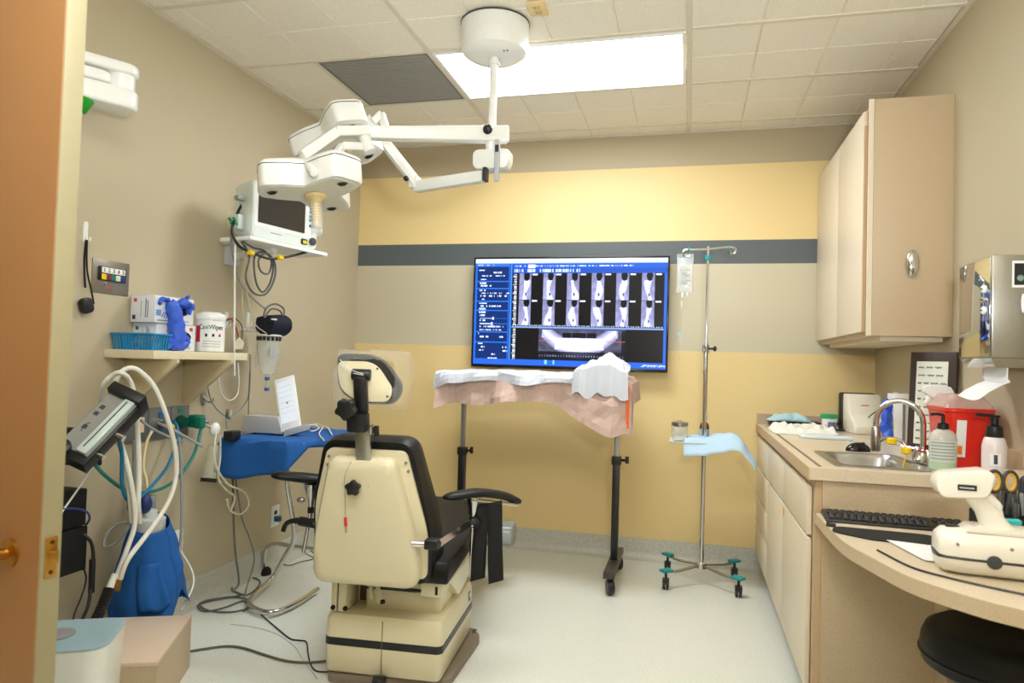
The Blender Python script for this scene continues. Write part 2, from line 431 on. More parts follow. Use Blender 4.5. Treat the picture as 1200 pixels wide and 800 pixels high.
# ================================================================ TV ON THE BACK WALL
TVX0, TVX1, TVZ0, TVZ1, TVY = -1.395, -.125, 1.178, 1.903, 4.38
tv = thing('television', 'large flat wall screen showing rows of dental scans on blue', 'television', ((TVX0+TVX1)/2, TVY, TVZ0))
tw, th = TVX1-TVX0, TVZ1-TVZ0
MB().bx(-tw/2, tw/2, .004, .05, 0, th).build('housing', M_black, tv, bevel=.006)
for a in ((-tw/2, tw/2, 0, .02), (-tw/2, tw/2, th-.012, th), (-tw/2, -tw/2+.012, .02, th-.012), (tw/2-.012, tw/2, .02, th-.012)):
    MB().bx(a[0], a[1], -.003, .006, a[2], a[3]).build('bezel', P('gloss_black', (12, 12, 14), .2), tv, bevel=.002)
MB().bx(-.2, .2, .05, YB-TVY-.001, .2, .5).build('wall_bracket', M_dgrey, tv)
rnd = random.Random(3)
def scan(u, v, k):
    """one cross-section slice: grey tissue, white bone column"""
    n = .5+.5*nz(u*3+k*7, v*5, k)
    base = 105+55*n+30*v
    if v < .33 and ((u-.62)**2*5+(v-.1)**2*9 < .32+.1*nz(k*3.1, u*3)): return (8+6*n, 8+6*n, 14)
    cx = .5+.12*math.sin(v*5+k)+.08*v; wd = .24+.10*math.sin(v*6+k*.7)
    d = abs(u-cx)/max(.06, wd)
    if v > .28 and d < 1: base += 160*(1-d*d)*(.75+.4*n)
    if v > .66 and (u-.58)**2*9+(v-.8)**2*14 < .12: base = 150+100*n if (u-.58)**2*9+(v-.8)**2*14 > .05 else 90
    b = min(255, base); return (min(255, b*.90), min(255, b*.91), min(255, b*1.1+14))
segs = {}
def textline(u, v, rows_, key):
    """illegible lines of small interface type"""
    for (u0, u1, v0, hgt, dens) in rows_:
        if u0 <= u <= u1 and v0 <= v <= v0+hgt:
            return nz(u*150, v0*97+key, 1.3) > dens
    return False
left_rows = [(.02, .05, .10, .012, -.2), (.10, .15, .123, .012, -.3), (.03, .09, .155, .012, -.2), (.11, .16, .155, .012, -.2), (.03, .06, .19, .01, -.2), (.025, .06, .225, .012, -.3), (.03, .09, .247, .014, -.2), (.025, .06, .292, .012, -.2), (.03, .19, .318, .012, .0), (.03, .18, .345, .014, .05), (.03, .06, .377, .012, -.2), (.025, .07, .416, .012, -.2), (.03, .15, .441, .014, .05), (.025, .06, .502, .012, -.2), (.03, .06, .53, .012, -.2), (.03, .06, .58, .012, -.2), (.03, .16, .635, .014, -.05), (.03, .15, .668, .012, .05), (.025, .07, .706, .012, -.2), (.03, .08, .735, .014, -.2), (.14, .16, .735, .014, -.2), (.025, .05, .8, .012, -.2), (.03, .06, .83, .014, 0), (.15, .19, .83, .014, 0), (.03, .06, .862, .014, 0), (.16, .19, .865, .014, 0), (.1, .12, .9, .014, -.2), (.08, .13, .935, .014, -.2)]
def screen(u, v):
    if v < .042: return (225, 236, 250) if v < .034 else (150, 185, 235)
    if v > .945:
        if u > .88 and v > .968 and v < .985 and nz(u*260, v*90) > .05: return (225, 236, 255)
        if (.385 < u < .40 or .43 < u < .44) and v < .985: return (120, 200, 240)
        return (36, 92, 205)
    if u < .19:
        if v < .075: return (44, 104, 210) if not textline(u, v, [(.01, .10, .053, .012, 0)], 1) else (190, 215, 255)
        if textline(u, v, left_rows, 5): return (205, 222, 255)
        if (abs(v-.565) < .004 and .03 < u < .18): return (190, 215, 250) if u < .1 else (40, 90, 180)
        if (abs(v-.617) < .004 and .03 < u < .18): return (190, 215, 250) if u < .1 else (40, 90, 180)
        if (abs(u-.103) < .004 and abs(v-.565) < .014) or (abs(u-.098) < .004 and abs(v-.617) < .014): return (230, 240, 255)
        if .025 < u < .06 and .466 < v < .486: return (160, 195, 240)
        sec = any(abs(v-q) < .005 for q in (.213, .28, .405, .49, .695, .79))
        return (40, 110, 215) if sec else ((10, 40, 100) if u > .012 and u < .182 else (30, 96, 205))
    if u < .205: return (70, 140, 225) if .194 < u < .20 else (18, 60, 140)
    if v < .085:
        return (220, 232, 255) if textline(u, v, [(.215, .84, .062, .013, .02)], 9) or (.285 < u < .325 and .055 < v < .085) else (30, 84, 190)
    if v < .135:
        return (190, 210, 245) if textline(u, v, [(.215, .56, .098, .026, -.05)], 13) else (26, 74, 176)
    if u > .985: return (40, 92, 190)
    if u < .228:
        if v < .62 or v > .66: return (235, 240, 250) if (v*62) % 1 < .45 and u > (.214 if int(v*62) % 5 else .208) else (10, 12, 18)
    if v < .635:
        r = 0 if v < .383 else 1; k = int((u-.235)/.1265)
        uu = ((u-.235)/.1265) % 1; vv = (v-.137)/.245 if r == 0 else (v-.386)/.235
        if k < 6 and .06 < uu < .56 and 0 <= vv <= 1: return scan((uu-.06)/.5, vv, k*1.7+r*11)
        if k < 6 and .6 < uu < .82 and .02 < vv < .07: return (215, 225, 245)
        if .622 < v < .632 and (u*80) % 1 < .35: return (190, 200, 220)
        return (10, 9, 10)
    if v < .65: return (120, 150, 205)
    # panoramic jaw
    U = (u-.565)/.18; V = (v-.655)/.27
    n = .5+.5*nz(u*30, v*24, 2)
    if .352 < u < .80:
        if abs(v-.765) < .004 and (u < .42 or u > .70): return (190, 80, 40)
        if abs(V-.0) < .03: return (60, 70, 110)
        arch = abs(V-(.72-.62*abs(U)**1.8)) if abs(U) < 1.05 else 1
        if .12 < V < .3 and abs(U) < .5 and (abs(U-.36) < .13 or abs(U) < .2 or abs(U+.36) < .13): return (16, 16, 24)
        b = 46+60*n
        if abs(U) < .7 and .30 < V < .70: b = 205+60*n
        if arch < .3: b = max(b, 255-arch*430)
        if abs(U) > .75 and V < .3 and abs(abs(U)-.95) < .14: b = max(b, 130+90*n)
        if V > .78 or abs(U) > 1.2: b *= .3
        if .9 < v < .915 and (u*70) % 1 < .3: b = 150
        b = min(255, b); return (b*.9, b*.91, min(255, b*1.12+6))
    return (14, 12, 12)
raster('screen', tw-.024, th-.032, 360, 206, screen, vcol_mat('lit_screen', emit=.85, rough=.3), tv, frame((0, -.0005, th/2+.004), (1, 0, 0), (0, 0, 1)))

# ================================================================ RIGHT SIDE: CABINETS, COUNTER, DESK
def panel_door(parent, name, x, y0, y1, z0, z1, mt=M_door):
    MB().bx(x-.018, x, y0, y1, z0, z1).build(name, mt, parent, world=True, bevel=.0025)
# upper cabinet
UX, UY0, UZ0, UZ1 = .756, 3.25, W(1020, 393, Y=3.25).z, 2.40
uc = thing('wall_cabinet', 'tall beige laminate wall cabinet with two plain doors above the counter', 'cabinet', (.91, 3.86, UZ0))
b = MB(); b.bx(UX, XR, UY0, YB, UZ0, UZ1); b.build('body', M_panel, uc, world=True, bevel=.002)
panel_door(uc, 'door', UX-.003, UY0+.09, UY0+.62, UZ0+.02, UZ1-.02); panel_door(uc, 'door', UX-.003, UY0+.625, YB-.01, UZ0+.02, UZ1-.02)
MB().bx(UX-.0205, UX-.003, UY0+.075, UY0+.0895, UZ0+.02, UZ1-.09).build('edge_strip', M_edge, uc, world=True)
MB().bx(UX-.02, UX-.001, UY0-.002, UY0+.012, UZ0, UZ1).build('face_edge', P('pale_edge', (232, 220, 196), .4), uc, world=True)
MB().bx(UX+.05, XR-.02, UY0+.05, YB-.05, UZ0-.02, UZ0).build('light_rail', M_door, uc, world=True)
bp = W(1069, 309, Y=3.24)
MB().sph((0, 0, 0), .034, 20, (.8, .5, 1.75)).solo('cabinet_bumper', M_chrome, 'oval chrome hook bump on the side of the wall cabinet', 'hook').location = (bp.x, 3.236, bp.z-.06)

# base cabinet
CX0, CY0, CT = .41, 2.58, .885
FX = CX0+.025
SX0, SX1, SY0, SY1 = .53, .79, 2.66, 3.06      # sink cut-out
bc = thing('base_cabinet', 'long beige laminate base cabinet with drawers and doors under the counter', 'cabinet', (.75, 3.5, 0))
mb = MB(); mb.bx(FX, XR-.01, CY0+.02, YB-.003, .1, CT-.2); mb.bx(FX, XR-.01, 3.12, YB-.003, CT-.2, CT-.041); mb.bx(FX, SX0-.03, CY0+.02, 3.12, CT-.2, CT-.041); mb.build('body', M_panel, bc, world=True, smooth=False)
MB().bx(FX+.06, XR-.01, CY0+.02, YB-.003, 0, .1).build('toe_kick', P('toe_kick_grey', (150, 146, 132), .6), bc, world=True)
MB().bx(FX-.002, FX+.02, CY0+.012, CY0+.03, .0, CT-.04).build('end_edge', M_edge, bc, world=True)
ys = [CY0+.06, 3.27, 3.86, YB-.02]      # three bays
def pull(parent, y0, y1, z): MB().bx(FX-.024, FX-.018, y0+.004, y1-.004, z-.006, z).build('finger_pull', M_edge, parent, world=True)
def front(name, y0, y1, z0, z1):
    o = MB(); o.bx(FX-.02, FX-.002, y0, y1, z0, z1); o = o.build(name, M_door, bc, world=True, bevel=.004)
    return o
for y0, y1 in ((ys[0], ys[1]-.006), (ys[1], ys[2]-.006)):
    front('drawer', y0, y1, .64, CT-.075); front('door', y0, y1, .11, .63)
for k, (z0, z1) in enumerate(((.64, CT-.075), (.47, .63), (.3, .46), (.11, .29))): front('drawer', ys[2], ys[3], z0, z1)
MB().box((FX-.021, 3.235, .60), (.001, .03, .035)).solo('orange_sticker', P('orange_sticker', (244, 168, 40), .6), 'small orange sticker on a base cabinet door', 'sticker')

# counter top with a steel sink let into it
ct = thing('countertop', 'speckled beige laminate countertop with backsplash', 'countertop', (.74, 3.5, CT-.04))
mb = MB()
mb.bx(CX0, SX0, CY0-.02, YB-.002, CT-.04, CT); mb.bx(SX1, XR-.003, CY0-.02, YB-.002, CT-.04, CT); mb.bx(SX0, SX1, CY0-.02, SY0, CT-.04, CT); mb.bx(SX0, SX1, SY1, YB-.002, CT-.04, CT)
mb.build('top', P('counter_laminate', (220, 204, 178), .3, var=.04, scale=200, speck=[((200, 180, 150), 300, .52, .62)]), ct, world=True, smooth=False)
MB().bx(CX0, XR-.022, YB-.02, YB-.002, CT, CT+.062).build('backsplash', P('splash_laminate', (184, 166, 140), .45, var=.05, scale=200), ct, world=True)
MB().bx(XR-.02, XR-.002, CY0-.02, YB-.022, CT, CT+.09).build('backsplash', M_panel, ct, world=True)
MB().bx(CX0-.004, CX0, CY0-.02, YB-.002, CT-.042, CT+.001).build('front_edge', M_edge, ct, world=True)
MB().bx(CX0+.035, CX0+.047, CY0+.03, 3.85, CT, CT+.0012).build('inlay_strip', P('inlay_grey', (120, 108, 90), .5), ct, world=True)
sk = thing('sink', 'rectangular stainless steel sink basin set into the counter', 'sink', ((SX0+SX1)/2, (SY0+SY1)/2, CT))
w, d = SX1-SX0, SY1-SY0
rings = []
for (ow, od, z, r) in ((w+.05, d+.05, .001, .03), (w+.05, d+.05, .005, .03), (w-.01, d-.01, .006, .05), (w-.03, d-.03, -.01, .05), (w-.06, d-.06, -.13, .06), (w-.14, d-.14, -.15, .05)):
    rings.append([Vector((x, y, z)) for x, y in rrect(ow, od, r, 6)])
s_ = MB().loft(rings, cap=False); n = len(rings[0]); s_.f.append(list(range(5*n, 6*n))); s_.mi.append(0)
s_.build('basin', M_steel, sk)
MB().lathe([(.04, 0), (.04, .004), (.03, .005), (.028, .002)], (0, 0, -.151)).build('drain', M_chrome, sk)
# tap
fx, fy = .845, 2.86
fa = thing('faucet', 'chrome gooseneck tap with yellow eyewash caps', 'faucet', (fx, fy, CT+.004))
MB().lathe([(.032, 0), (.032, .012), (.022, .02), (.016, .045), (.014, .05)]).build('base', M_chrome, fa)
neck = [(0, 0, .04), (0, 0, .14)]+[(-.075+.075*math.cos(a), .02*(1-math.cos(a)), .14+.085*math.sin(a)) for a in [PI*k/10 for k in range(11)]]
neck += [(-.15, .04, .11)]
MB().tube(crm(neck, 4), .0105, 12).build('spout', M_chrome, fa)
MB().lathe([(.013, -.06), (.017, -.055), (.017, 0), (.014, .03), (.0105, .035)], (-.15, .04, .09)).build('nozzle', M_steel, fa)
MB().cyl((0, -.06, .01), (0, .06, .01), .011).build('crossbar', M_chrome, fa)
for s, q in ((-1, M_red), (1, M_bluehose)):
    h = MB(); h.lathe([(.018, 0), (.02, .02), (.012, .05), (.008, .055)], (0, s*.06, 0)); h = h.build('handle', M_chrome, fa)
    MB().tube([(0, s*.06, .045), (-.05, s*.085, .052)], .005).build('lever', M_chrome, h)
    MB().lathe([(.009, 0), (.009, .002)], (0, s*.06, .055)).build('index_dot', q, h)
MB().tube(crm([(-.15, .04, .06), (-.115, .02, .085), (-.08, -.01, .08), (-.06, -.02, .06)], 5), .006).build('eyewash_arm', M_chrome, fa)
for p_ in ((-.105, .0, .075), (-.062, -.025, .045)):
    MB().lathe([(.012, -.012), (.017, -.008), (.017, .008), (.011, .012)], p_, M=None).build('eyewash_cap', M_yellow, fa)
MB().tube(crm([(-.062, -.025, .035), (-.075, -.03, -.02), (-.078, -.032, -.06)], 5), .0018, 6).build('cap_chain', M_yellow, fa)
MB().lathe([(.012, -.012), (.02, -.012), (.02, .012), (.014, .014)], (-.085, -.032, -.07)).build('hanging_cap', M_yellow, fa)

# desk: lower curved worktop between the counter end and the wall
DT = .73
edge_px = [(957, 602), (986, 632), (1020, 652), (1065, 675), (1110, 690.5), (1155, 704), (1200, 715)]
ep = [W(x, y, Z=DT) for x, y in edge_px]
dk = thing('desk', 'curved beige laminate desk shelf below the counter end', 'desk', (.8, 2.1, DT-.04))
outline = [(v.x, v.y) for v in crm([(.43, 2.575, DT)]+[(max(v.x, .432), min(v.y, 2.56), DT) for v in ep]+[(.80, 1.60, DT), (XR-.003, 1.52, DT)], 6)]+[(XR-.003, 2.575)]
mb = MB(); mb.prism(outline, DT-.036, DT); mb.build('top', MATS['counter_laminate'], dk, world=True)
band = [Vector((x, y, 0)) for x, y in outline[:-1]]
mb = MB()
for i in range(len(band)-1):
    a, b2 = band[i], band[i+1]; nrm = (b2-a).cross(Vector((0, 0, 1))).normalized()*.0015
    mb.hexa([a+Vector((0, 0, DT-.038)), b2+Vector((0, 0, DT-.038)), b2+nrm+Vector((0, 0, DT-.038)), a+nrm+Vector((0, 0, DT-.038))], [a+Vector((0, 0, DT)), b2+Vector((0, 0, DT)), b2+nrm+Vector((0, 0, DT)), a+nrm+Vector((0, 0, DT))])
mb.build('edge_band', M_panel, dk, world=True)
wire = [v+Vector((.02, .03, .003)) for v in crm([W(1022, 648, Z=DT), W(1060, 668, Z=DT), W(1100, 680, Z=DT), W(1150, 692, Z=DT), W(1215, 706, Z=DT)], 6)]
cb = MB()
cb.tube(wire, .0028, 6); cb.solo('desk_cable', M_black, 'thin black cable lying along the curved desk edge', 'cable')
MB().bx(FX+.02, XR-.01, CY0-.002, CY0+.019, 0, CT-.041).build('end_panel', M_panel, bc, world=True)
pd = thing('desk_pedestal', 'narrow beige laminate support panel under the desk by the stool', 'panel', (.98, 2.45, 0))
MB().bx(.80, XR-.01, 2.46, 2.48, 0, .5).build('panel', M_panel, pd, world=True); MB().bx(.80, .82, 2.481, CY0-.004, 0, .5).build('side_panel', M_panel, pd, world=True)
# stool under the desk
st = thing('stool', 'black vinyl round stool pushed under the curved desk', 'stool', tuple(W(1182, 742, Z=.52).xy)+(0,))
MB().lathe([(.02, .41), (.19, .41), (.205, .42), (.21, .45), (.206, .485), (.195, .51), (.17, .525), (.08, .523), (.01, .521)], n=40).build('seat', M_vinyl, st)
MB().tube([(math.cos(a)*.208, math.sin(a)*.21, .445) for a in [2*PI*k/40 for k in range(40)]], .006, 8, closed=True).build('piping', M_vinyl, st)
MB().cyl((0, 0, .08), (0, 0, .415), .025).build('column', M_chrome, st)
for k in range(5):
    a = 2*PI*k/5; l = MB(); l.tube([(0, 0, .1), (.19*math.cos(a), .19*math.sin(a), .07)], [.022, .014], 10); l = l.build('leg', M_black, st)
    MB().lathe([(.006, -.011), (.025, -.011), (.025, .011), (.006, .011)], n=16, M=Matrix.Translation((.19*math.cos(a), .19*math.sin(a), .026)) @ Matrix.Rotation(a, 4, 'Z') @ Matrix.Rotation(PI/2, 4, 'X')).build('caster', M_black, l)

# ================================================================ ON THE COUNTER AND DESK
Z0 = CT+.0005
# tray with folded drape, gauze heap, sealed packs
ty = thing('instrument_tray', 'low black tray under a pale blue pad by the backsplash', 'tray', (.60, 4.33, Z0))
r_ = [[Vector((x, y, z)) for x, y in rrect(w_, d_, .02, 4)] for (w_, d_, z) in ((.26, .15, 0), (.28, .17, .035), (.27, .16, .035), (.25, .14, .006))]
q = MB().loft(r_, cap=True); q.build('body', M_black, ty)
def crumple(cx, cy, z, w, d, h, seed, nx=26, ny=20, lift=0):
    def fn(u, v):
        x, y = (u-.5)*w, (v-.5)*d; e = max(0, 1-max(abs(u-.5), abs(v-.5))*2)
        k = min(1, e*5)
        zz = k*(lift+h*(.55+.6*nz(x*14+seed, y*14, 0)+.35*nz(x*34, y*34+seed, 2)))
        return (cx+x+.012*nz(y*20, seed, 1), cy+y+.012*nz(x*20, seed, 5), z+max(.001, zz))
    return MB().grid(fn, nx, ny)
crumple(.575, 4.33, Z0+.036, .24, .13, .045, 3).solo('absorbent_pad', P('pale_blue_pad', (176, 214, 226), .8, var=.05), 'crumpled pale blue absorbent pad lying on the black tray', 'pad', solid=.002)
crumple(.60, 4.00, Z0, .32, .36, .05, 9, 34, 34).solo('gauze_heap', P('white_gauze', (240, 238, 224), .95, var=.04, scale=80, bump=.6, bscale=300), 'heap of loose white gauze on the counter', 'gauze', solid=.003)
MB().prism(rrect(.24, .10, .01), 0, .018).solo('sterile_pack', P('pack_film', (222, 236, 238), .3), 'flat pale sealed pack in front of the gauze heap', 'pack', bevel=.006).location = (.66, 3.70, Z0)
MB().prism(rrect(.12, .09, .008), 0, .006).solo('clear_pouch', M_clear, 'clear plastic pouch lying near the computer mouse', 'pouch').location = (.80, 3.52, Z0)
cp = thing('specimen_cup', 'small white cup with a green lid on the counter', 'cup', (.765, 4.18, Z0))
MB().lathe([(.033, 0), (.036, .004), (.04, .07), (.04, .075)]).build('body', M_white, cp)
MB().lathe([(.044, .07), (.046, .074), (.046, .09), (.042, .094)]).build('lid', P('lid_green', (24, 158, 96), .4), cp)
MB().tube([(.0395*math.cos(a), .0395*math.sin(a), .034) for a in [math.radians(-130+8*k) for k in range(12)]], .001, 4).build('print', M_red, cp)
lb = MB(); lb.grid(lambda u, v: (.0395*math.cos(math.radians(-110+75*u)), .0395*math.sin(math.radians(-110+75*u)), .018+.034*v), 8, 1); lb.build('label', P('blue_label', (90, 120, 180), .5), cp)
# white wedge shaped appliance with black back
wd = thing('label_machine', 'white wedge shaped machine with a black back on the counter', 'appliance', (.93, 4.22, Z0), (0, 0, math.radians(8)))
side = [(-.10, 0), (.11, 0), (.11, .015), (.10, .185), (.02, .195), (-.02, .12), (-.10, .03)]
M_ = frame((0, 0, 0), (1, 0, 0), (0, 0, 1))
mb = MB(); pr = [(-.17, 0), (.02, 0), (.02, .21), (-.055, .21), (-.085, .10), (-.17, .045)]
mb.prism(pr, -.085, .085, frame((0, 0, 0), (0, 1, 0), (0, 0, 1))); mb.build('body', P('ivory_plastic', (240, 234, 216), .4), wd, bevel=.008)
MB().bx(-.095, .095, .02, .07, .0, .215).build('back_shell', M_black, wd, bevel=.012)
MB().box((0, 0, 0), (.04, .002, .006), Matrix.Translation((.0, -.0715, .15)) @ Matrix.Rotation(-.27, 4, 'X')).build('logo_stripe', P('orange_print', (226, 110, 60), .5), wd)
MB().tube(crm([(-.095, .03, .05), (-.14, -.01, .02), (-.15, -.06, .012), (-.11, -.09, .012)], 5), .006).build('cord', M_black, wd)
# glove box standing on end with blue gloves out of its side
gb = thing('glove_dispenser', 'upright white carton of blue gloves beside the tap', 'glove box', (.985, 3.62, Z0))
MB().bx(-.055, .055, -.06, .06, 0, .235).build('carton', M_label, gb, bevel=.002)
for k, (x, wd_, c_) in enumerate(((-.02, .012, M_inkgrey), (.005, .008, M_inkgrey), (.03, .02, P('purple_print', (120, 130, 190), .5)))):
    MB().bx(x, x+wd_, -.0608, -.06, .02+.02*k, .2).build('print', c_, gb)
MB().bx(.03, .05, -.0612, -.0602, .02, .05).build('print', P('green_print', (90, 180, 80), .5), gb)
def glove(parent, pts, seed, name='glove'):
    """limp nitrile glove: a flattened sleeve with soft finger bulges"""
    mb = MB()
    for (c_, r_, sc) in pts: mb.sph(c_, r_, 10, sc)
    for i, v in enumerate(mb.v):
        n_ = noise.noise_vector(v*34+Vector((seed, 0, 0))); mb.v[i] = v+n_*.017
    return mb.build(name, M_blueglove, parent)
glove(gb, [((-.075, -.02, .17), .03, (.8, .9, 1.1)), ((-.08, -.03, .12), .032, (.8, 1, 1.3)), ((-.085, -.03, .07), .03, (.9, 1, 1.2)), ((-.075, -.045, .045), .02, (1, 1, 1.2))], 4)
# socket and plug on right wall corner
sp = W(1030, 452, X=XR-.004)
t = thing('wall_socket', 'white wall socket with a black plug above the white machine', 'socket', (XR, 4.05, 1.06))
MB().bx(-.006, 0, -.036, .036, -.058, .058).build('plate', M_white, t, bevel=.002)
MB().bx(-.05, -.006, -.02, .02, -.03, .005).build('plug', M_black, t, bevel=.004)
MB().tube(crm([(-.045, 0, -.015), (-.09, .02, -.05), (-.12, .08, -.10), (-.11, .12, -.16)], 5), .003, 6).build('plug_cord', M_black, t)
# computer mouse
ms = thing('computer_mouse', 'rounded black computer mouse on the counter beside the sink', 'mouse', (.70, 3.20, Z0), (0, 0, .4))
mb = MB(); mb.sph((0, 0, 0), 1, 20, (.055, .034, .036)); mb.v = [Vector((v.x, v.y, max(v.z, 0))) for v in mb.v]; mb.build('shell', P('gloss_black2', (18, 20, 24), .15), ms)
MB().bx(.01, .03, -.003, .003, .030, .036).build('wheel', M_dgrey, ms)
# framed sign leaning on the wall
fr = thing('framed_sign', 'dark framed handwritten sign leaning against the wall behind the spray bottle', 'sign', (.965, 3.20, Z0), (0, math.radians(3), math.radians(38)))
MB().bx(0, .02, -.10, .10, 0, .425).build('frame', P('espresso_wood', (58, 46, 40), .4), fr, bevel=.004)
MB().bx(-.002, .0, -.068, .068, .04, .385).build('sheet', P('sign_sheet', (226, 228, 216), .6), fr)
rr = random.Random(5)
for k in range(10):
    z = .36-k*.033
    x = -.058
    while x < .04:
        w_ = rr.uniform(.012, .03)
        mb = MB(); mb.tube([(-.0026, -(x+w_*q/6), z+.004*math.sin(q*2.4+k+x*50)) for q in range(7)], .0018, 4)
        mb.build('lettering', M_ink, fr); x += w_+.012
# spray bottle
sb = thing('spray_bottle', 'white spray bottle with white trigger head behind the soap', 'bottle', (.945, 2.99, Z0), (0, 0, math.radians(190)))
MB().lathe([(.036, 0), (.04, .006), (.04, .15), (.034, .18), (.015, .205), (.014, .22)], sx=1, sy=.75).build('body', M_white, sb)
MB().lathe([(.018, .205), (.018, .23), (.014, .235)]).build('collar', M_white, sb)
mb = MB(); mb.prism([(-.035, .235), (.03, .235), (.07, .262), (.075, .285), (.02, .293), (-.03, .285), (-.05, .25)], -.014, .014, frame((0, 0, 0), (1, 0, 0), (0, 0, 1))); mb.build('trigger_head', M_whitegl, sb, bevel=.006)
MB().tube(crm([(.045, 0, .262), (.05, 0, .24), (.06, 0, .215)], 4), [.008]*8+[.005], 8).build('trigger', M_white, sb)
MB().lathe([(.041, .05), (.041, .14)], sy=.75).build('label', P('red_white_label', (236, 180, 170), .5, speck=[((210, 60, 60), 40, .55, .6)]), sb)
# hand soap with green liquid
so = thing('soap_bottle', 'clear pump soap bottle with green liquid in the bottom', 'soap bottle', (.862, 2.71, Z0))
MB().lathe([(.036, .001), (.041, .006), (.0415, .04), (.0415, .042)], sx=1.0, sy=.7).build('liquid', P('green_soap', (140, 220, 110), .3), so)
MB().lathe([(.037, 0), (.043, .006), (.0435, .11), (.040, .125), (.028, .138), (.017, .143)], sy=.72).build('body', P('milky_plastic', (226, 234, 226), .25, alpha=.55), so)
lb = MB(); lb.grid(lambda u, v: (.0442*math.cos(math.radians(-165+130*u)), .0442*.72*math.sin(math.radians(-165+130*u)), .03+.075*v), 12, 1); lb.build('label', P('soap_label', (196, 206, 196), .5), so)
for k in range(6):
    lb = MB(); lb.grid(lambda u, v: (.0446*math.cos(math.radians(-155+105*u)), .0446*.72*math.sin(math.radians(-155+105*u)), .04+.011*k+.0035*v), 10, 1); lb.build('print', M_inkgrey, so)
MB().lathe([(.018, .143), (.018, .16), (.014, .164), (.006, .166), (.006, .185)]).build('pump_collar', M_black, so)
MB().tube(crm([(0, 0, .183), (0, 0, .19), (-.018, 0, .194), (-.04, 0, .192)], 4), .005).build('pump_spout', M_black, so)
# red sharps container
sc = thing('sharps_container', 'large red sharps container with clear lid on the counter', 'sharps bin', (.958, 2.845, Z0))
rg = [[Vector((x, y, z)) for x, y in rrect(w_, d_, .03, 5)] for (w_, d_, z) in ((.12, .17, 0), (.125, .18, .01), (.152, .225, .20), (.162, .235, .203), (.162, .235, .215))]
MB().loft(rg).build('bin', M_red, sc)
mb = MB(); mb.loft([[Vector((x, y, z)) for x, y in rrect(w_, d_, .03, 5)] for (w_, d_, z) in ((.158, .23, .216), (.15, .22, .225), (.11, .15, .262), (.10, .14, .264))]); mb.build('lid', P('clear_red_plastic', (236, 200, 190), .15, alpha=.4), sc)
MB().box((0, 0, 0), (.03, .002, .13), Matrix.Translation((-.03, -.1055, .11)) @ Matrix.Rotation(math.radians(6.6), 4, 'X')).build('label', M_label, sc)
MB().box((0, 0, 0), (.014, .002, .03), Matrix.Translation((-.033, -.1025, .07)) @ Matrix.Rotation(math.radians(6.6), 4, 'X')).build('warning_mark', P('orange_mark', (240, 130, 20), .5), sc)
# foam soap
fm = thing('foam_bottle', 'frosted foam soap bottle with black pump beside the red sharps container', 'soap bottle', (.985, 2.62, Z0))
MB().lathe([(.031, 0), (.036, .005), (.036, .10), (.03, .125), (.022, .132)]).build('body', P('frosted_plastic', (226, 214, 212), .3), fm)
MB().lathe([(.024, .13), (.026, .135), (.022, .165), (.012, .172), (.012, .195), (.016, .197), (.016, .203)]).build('pump', M_black, fm)
MB().tube([(0, 0, .2), (-.055, 0, .203)], .006).build('pump_spout', M_black, fm)
lb = MB(); lb.grid(lambda u, v: (.0366*math.cos(math.radians(-130+50*u)), .0366*math.sin(math.radians(-130+50*u)), .04+.04*v), 6, 1); lb.build('label', M_label, fm)
lb = MB(); lb.grid(lambda u, v: (.037*math.cos(math.radians(-112+16*u)), .037*math.sin(math.radians(-112+16*u)), .045+.03*v), 6, 1); lb.build('print', M_dgrey, fm)

# paper towel dispenser on the right wall
dx, dy0, dy1, dz0, dz1 = .935, 2.515, 2.785, 1.245, 1.605
pt = thing('towel_dispenser', 'polished steel paper towel dispenser on the wall above the red bin', 'towel dispenser', ((dx+XR)/2, (dy0+dy1)/2, dz0))
M_mirror = P('polished_steel', (196, 196, 192), .06, metal=1, var=.02)
mb = MB(); mb.bx(dx, XR-.002, dy0, dy1, dz0+.03, dz1); mb.build('case', M_steel, pt, world=True, bevel=.004)
MB().bx(dx-.004, dx-.0005, dy0+.006, dy1-.006, dz0+.035, dz1-.006).build('front_door', M_mirror, pt, world=True, bevel=.001)
MB().hexa([(dx+.02, dy0+.02, dz0), (XR-.02, dy0+.02, dz0), (XR-.02, dy1-.02, dz0), (dx+.02, dy1-.02, dz0)], [(dx, dy0+.001, dz0+.03), (XR-.002, dy0+.001, dz0+.03), (XR-.002, dy1-.001, dz0+.03), (dx, dy1-.001, dz0+.03)]).build('throat', M_mirror, pt, world=True)
for k, z in enumerate((1.50, 1.465, 1.43)):
    mb = MB(); mb.lathe([(.013 if k != 1 else .009, 0), (.013 if k != 1 else .009, .006), (.01, .009)], M=Matrix.Translation((dx-.004, dy0+.045, z)) @ Matrix.Rotation(-PI/2, 4, 'Y'), n=16); lk = mb.build('lock', M_whitegl if k != 1 else M_chrome, pt, world=True)
    MB().box((dx-.0145, dy0+.045, z), (.002, .014, .004), None).build('key_slot', M_black, lk, world=True)
MB().bx(dx+.055, dx+.095, dy0-.0018, dy0-.0004, dz1-.105, dz1-.02).build('sticker', M_label, pt, world=True)
MB().bx(dx+.061, dx+.089, dy0-.0026, dy0-.0018, dz1-.097, dz1-.028).build('sticker_print', M_black, pt, world=True)
mb = MB(); mb.sph((dx+.078, dy0-.002, dz1-.075), .011, 12, (1, .15, 1)); mb.build('sticker_emblem', P('emblem_green', (120, 150, 130), .4), pt, world=True)
mb = MB(); mb.sph((dx+.085, dy0-.004, dz1-.155), .008, 12, (.8, .6, 4)); mb.build('release_tab', M_whitegl, pt, world=True)
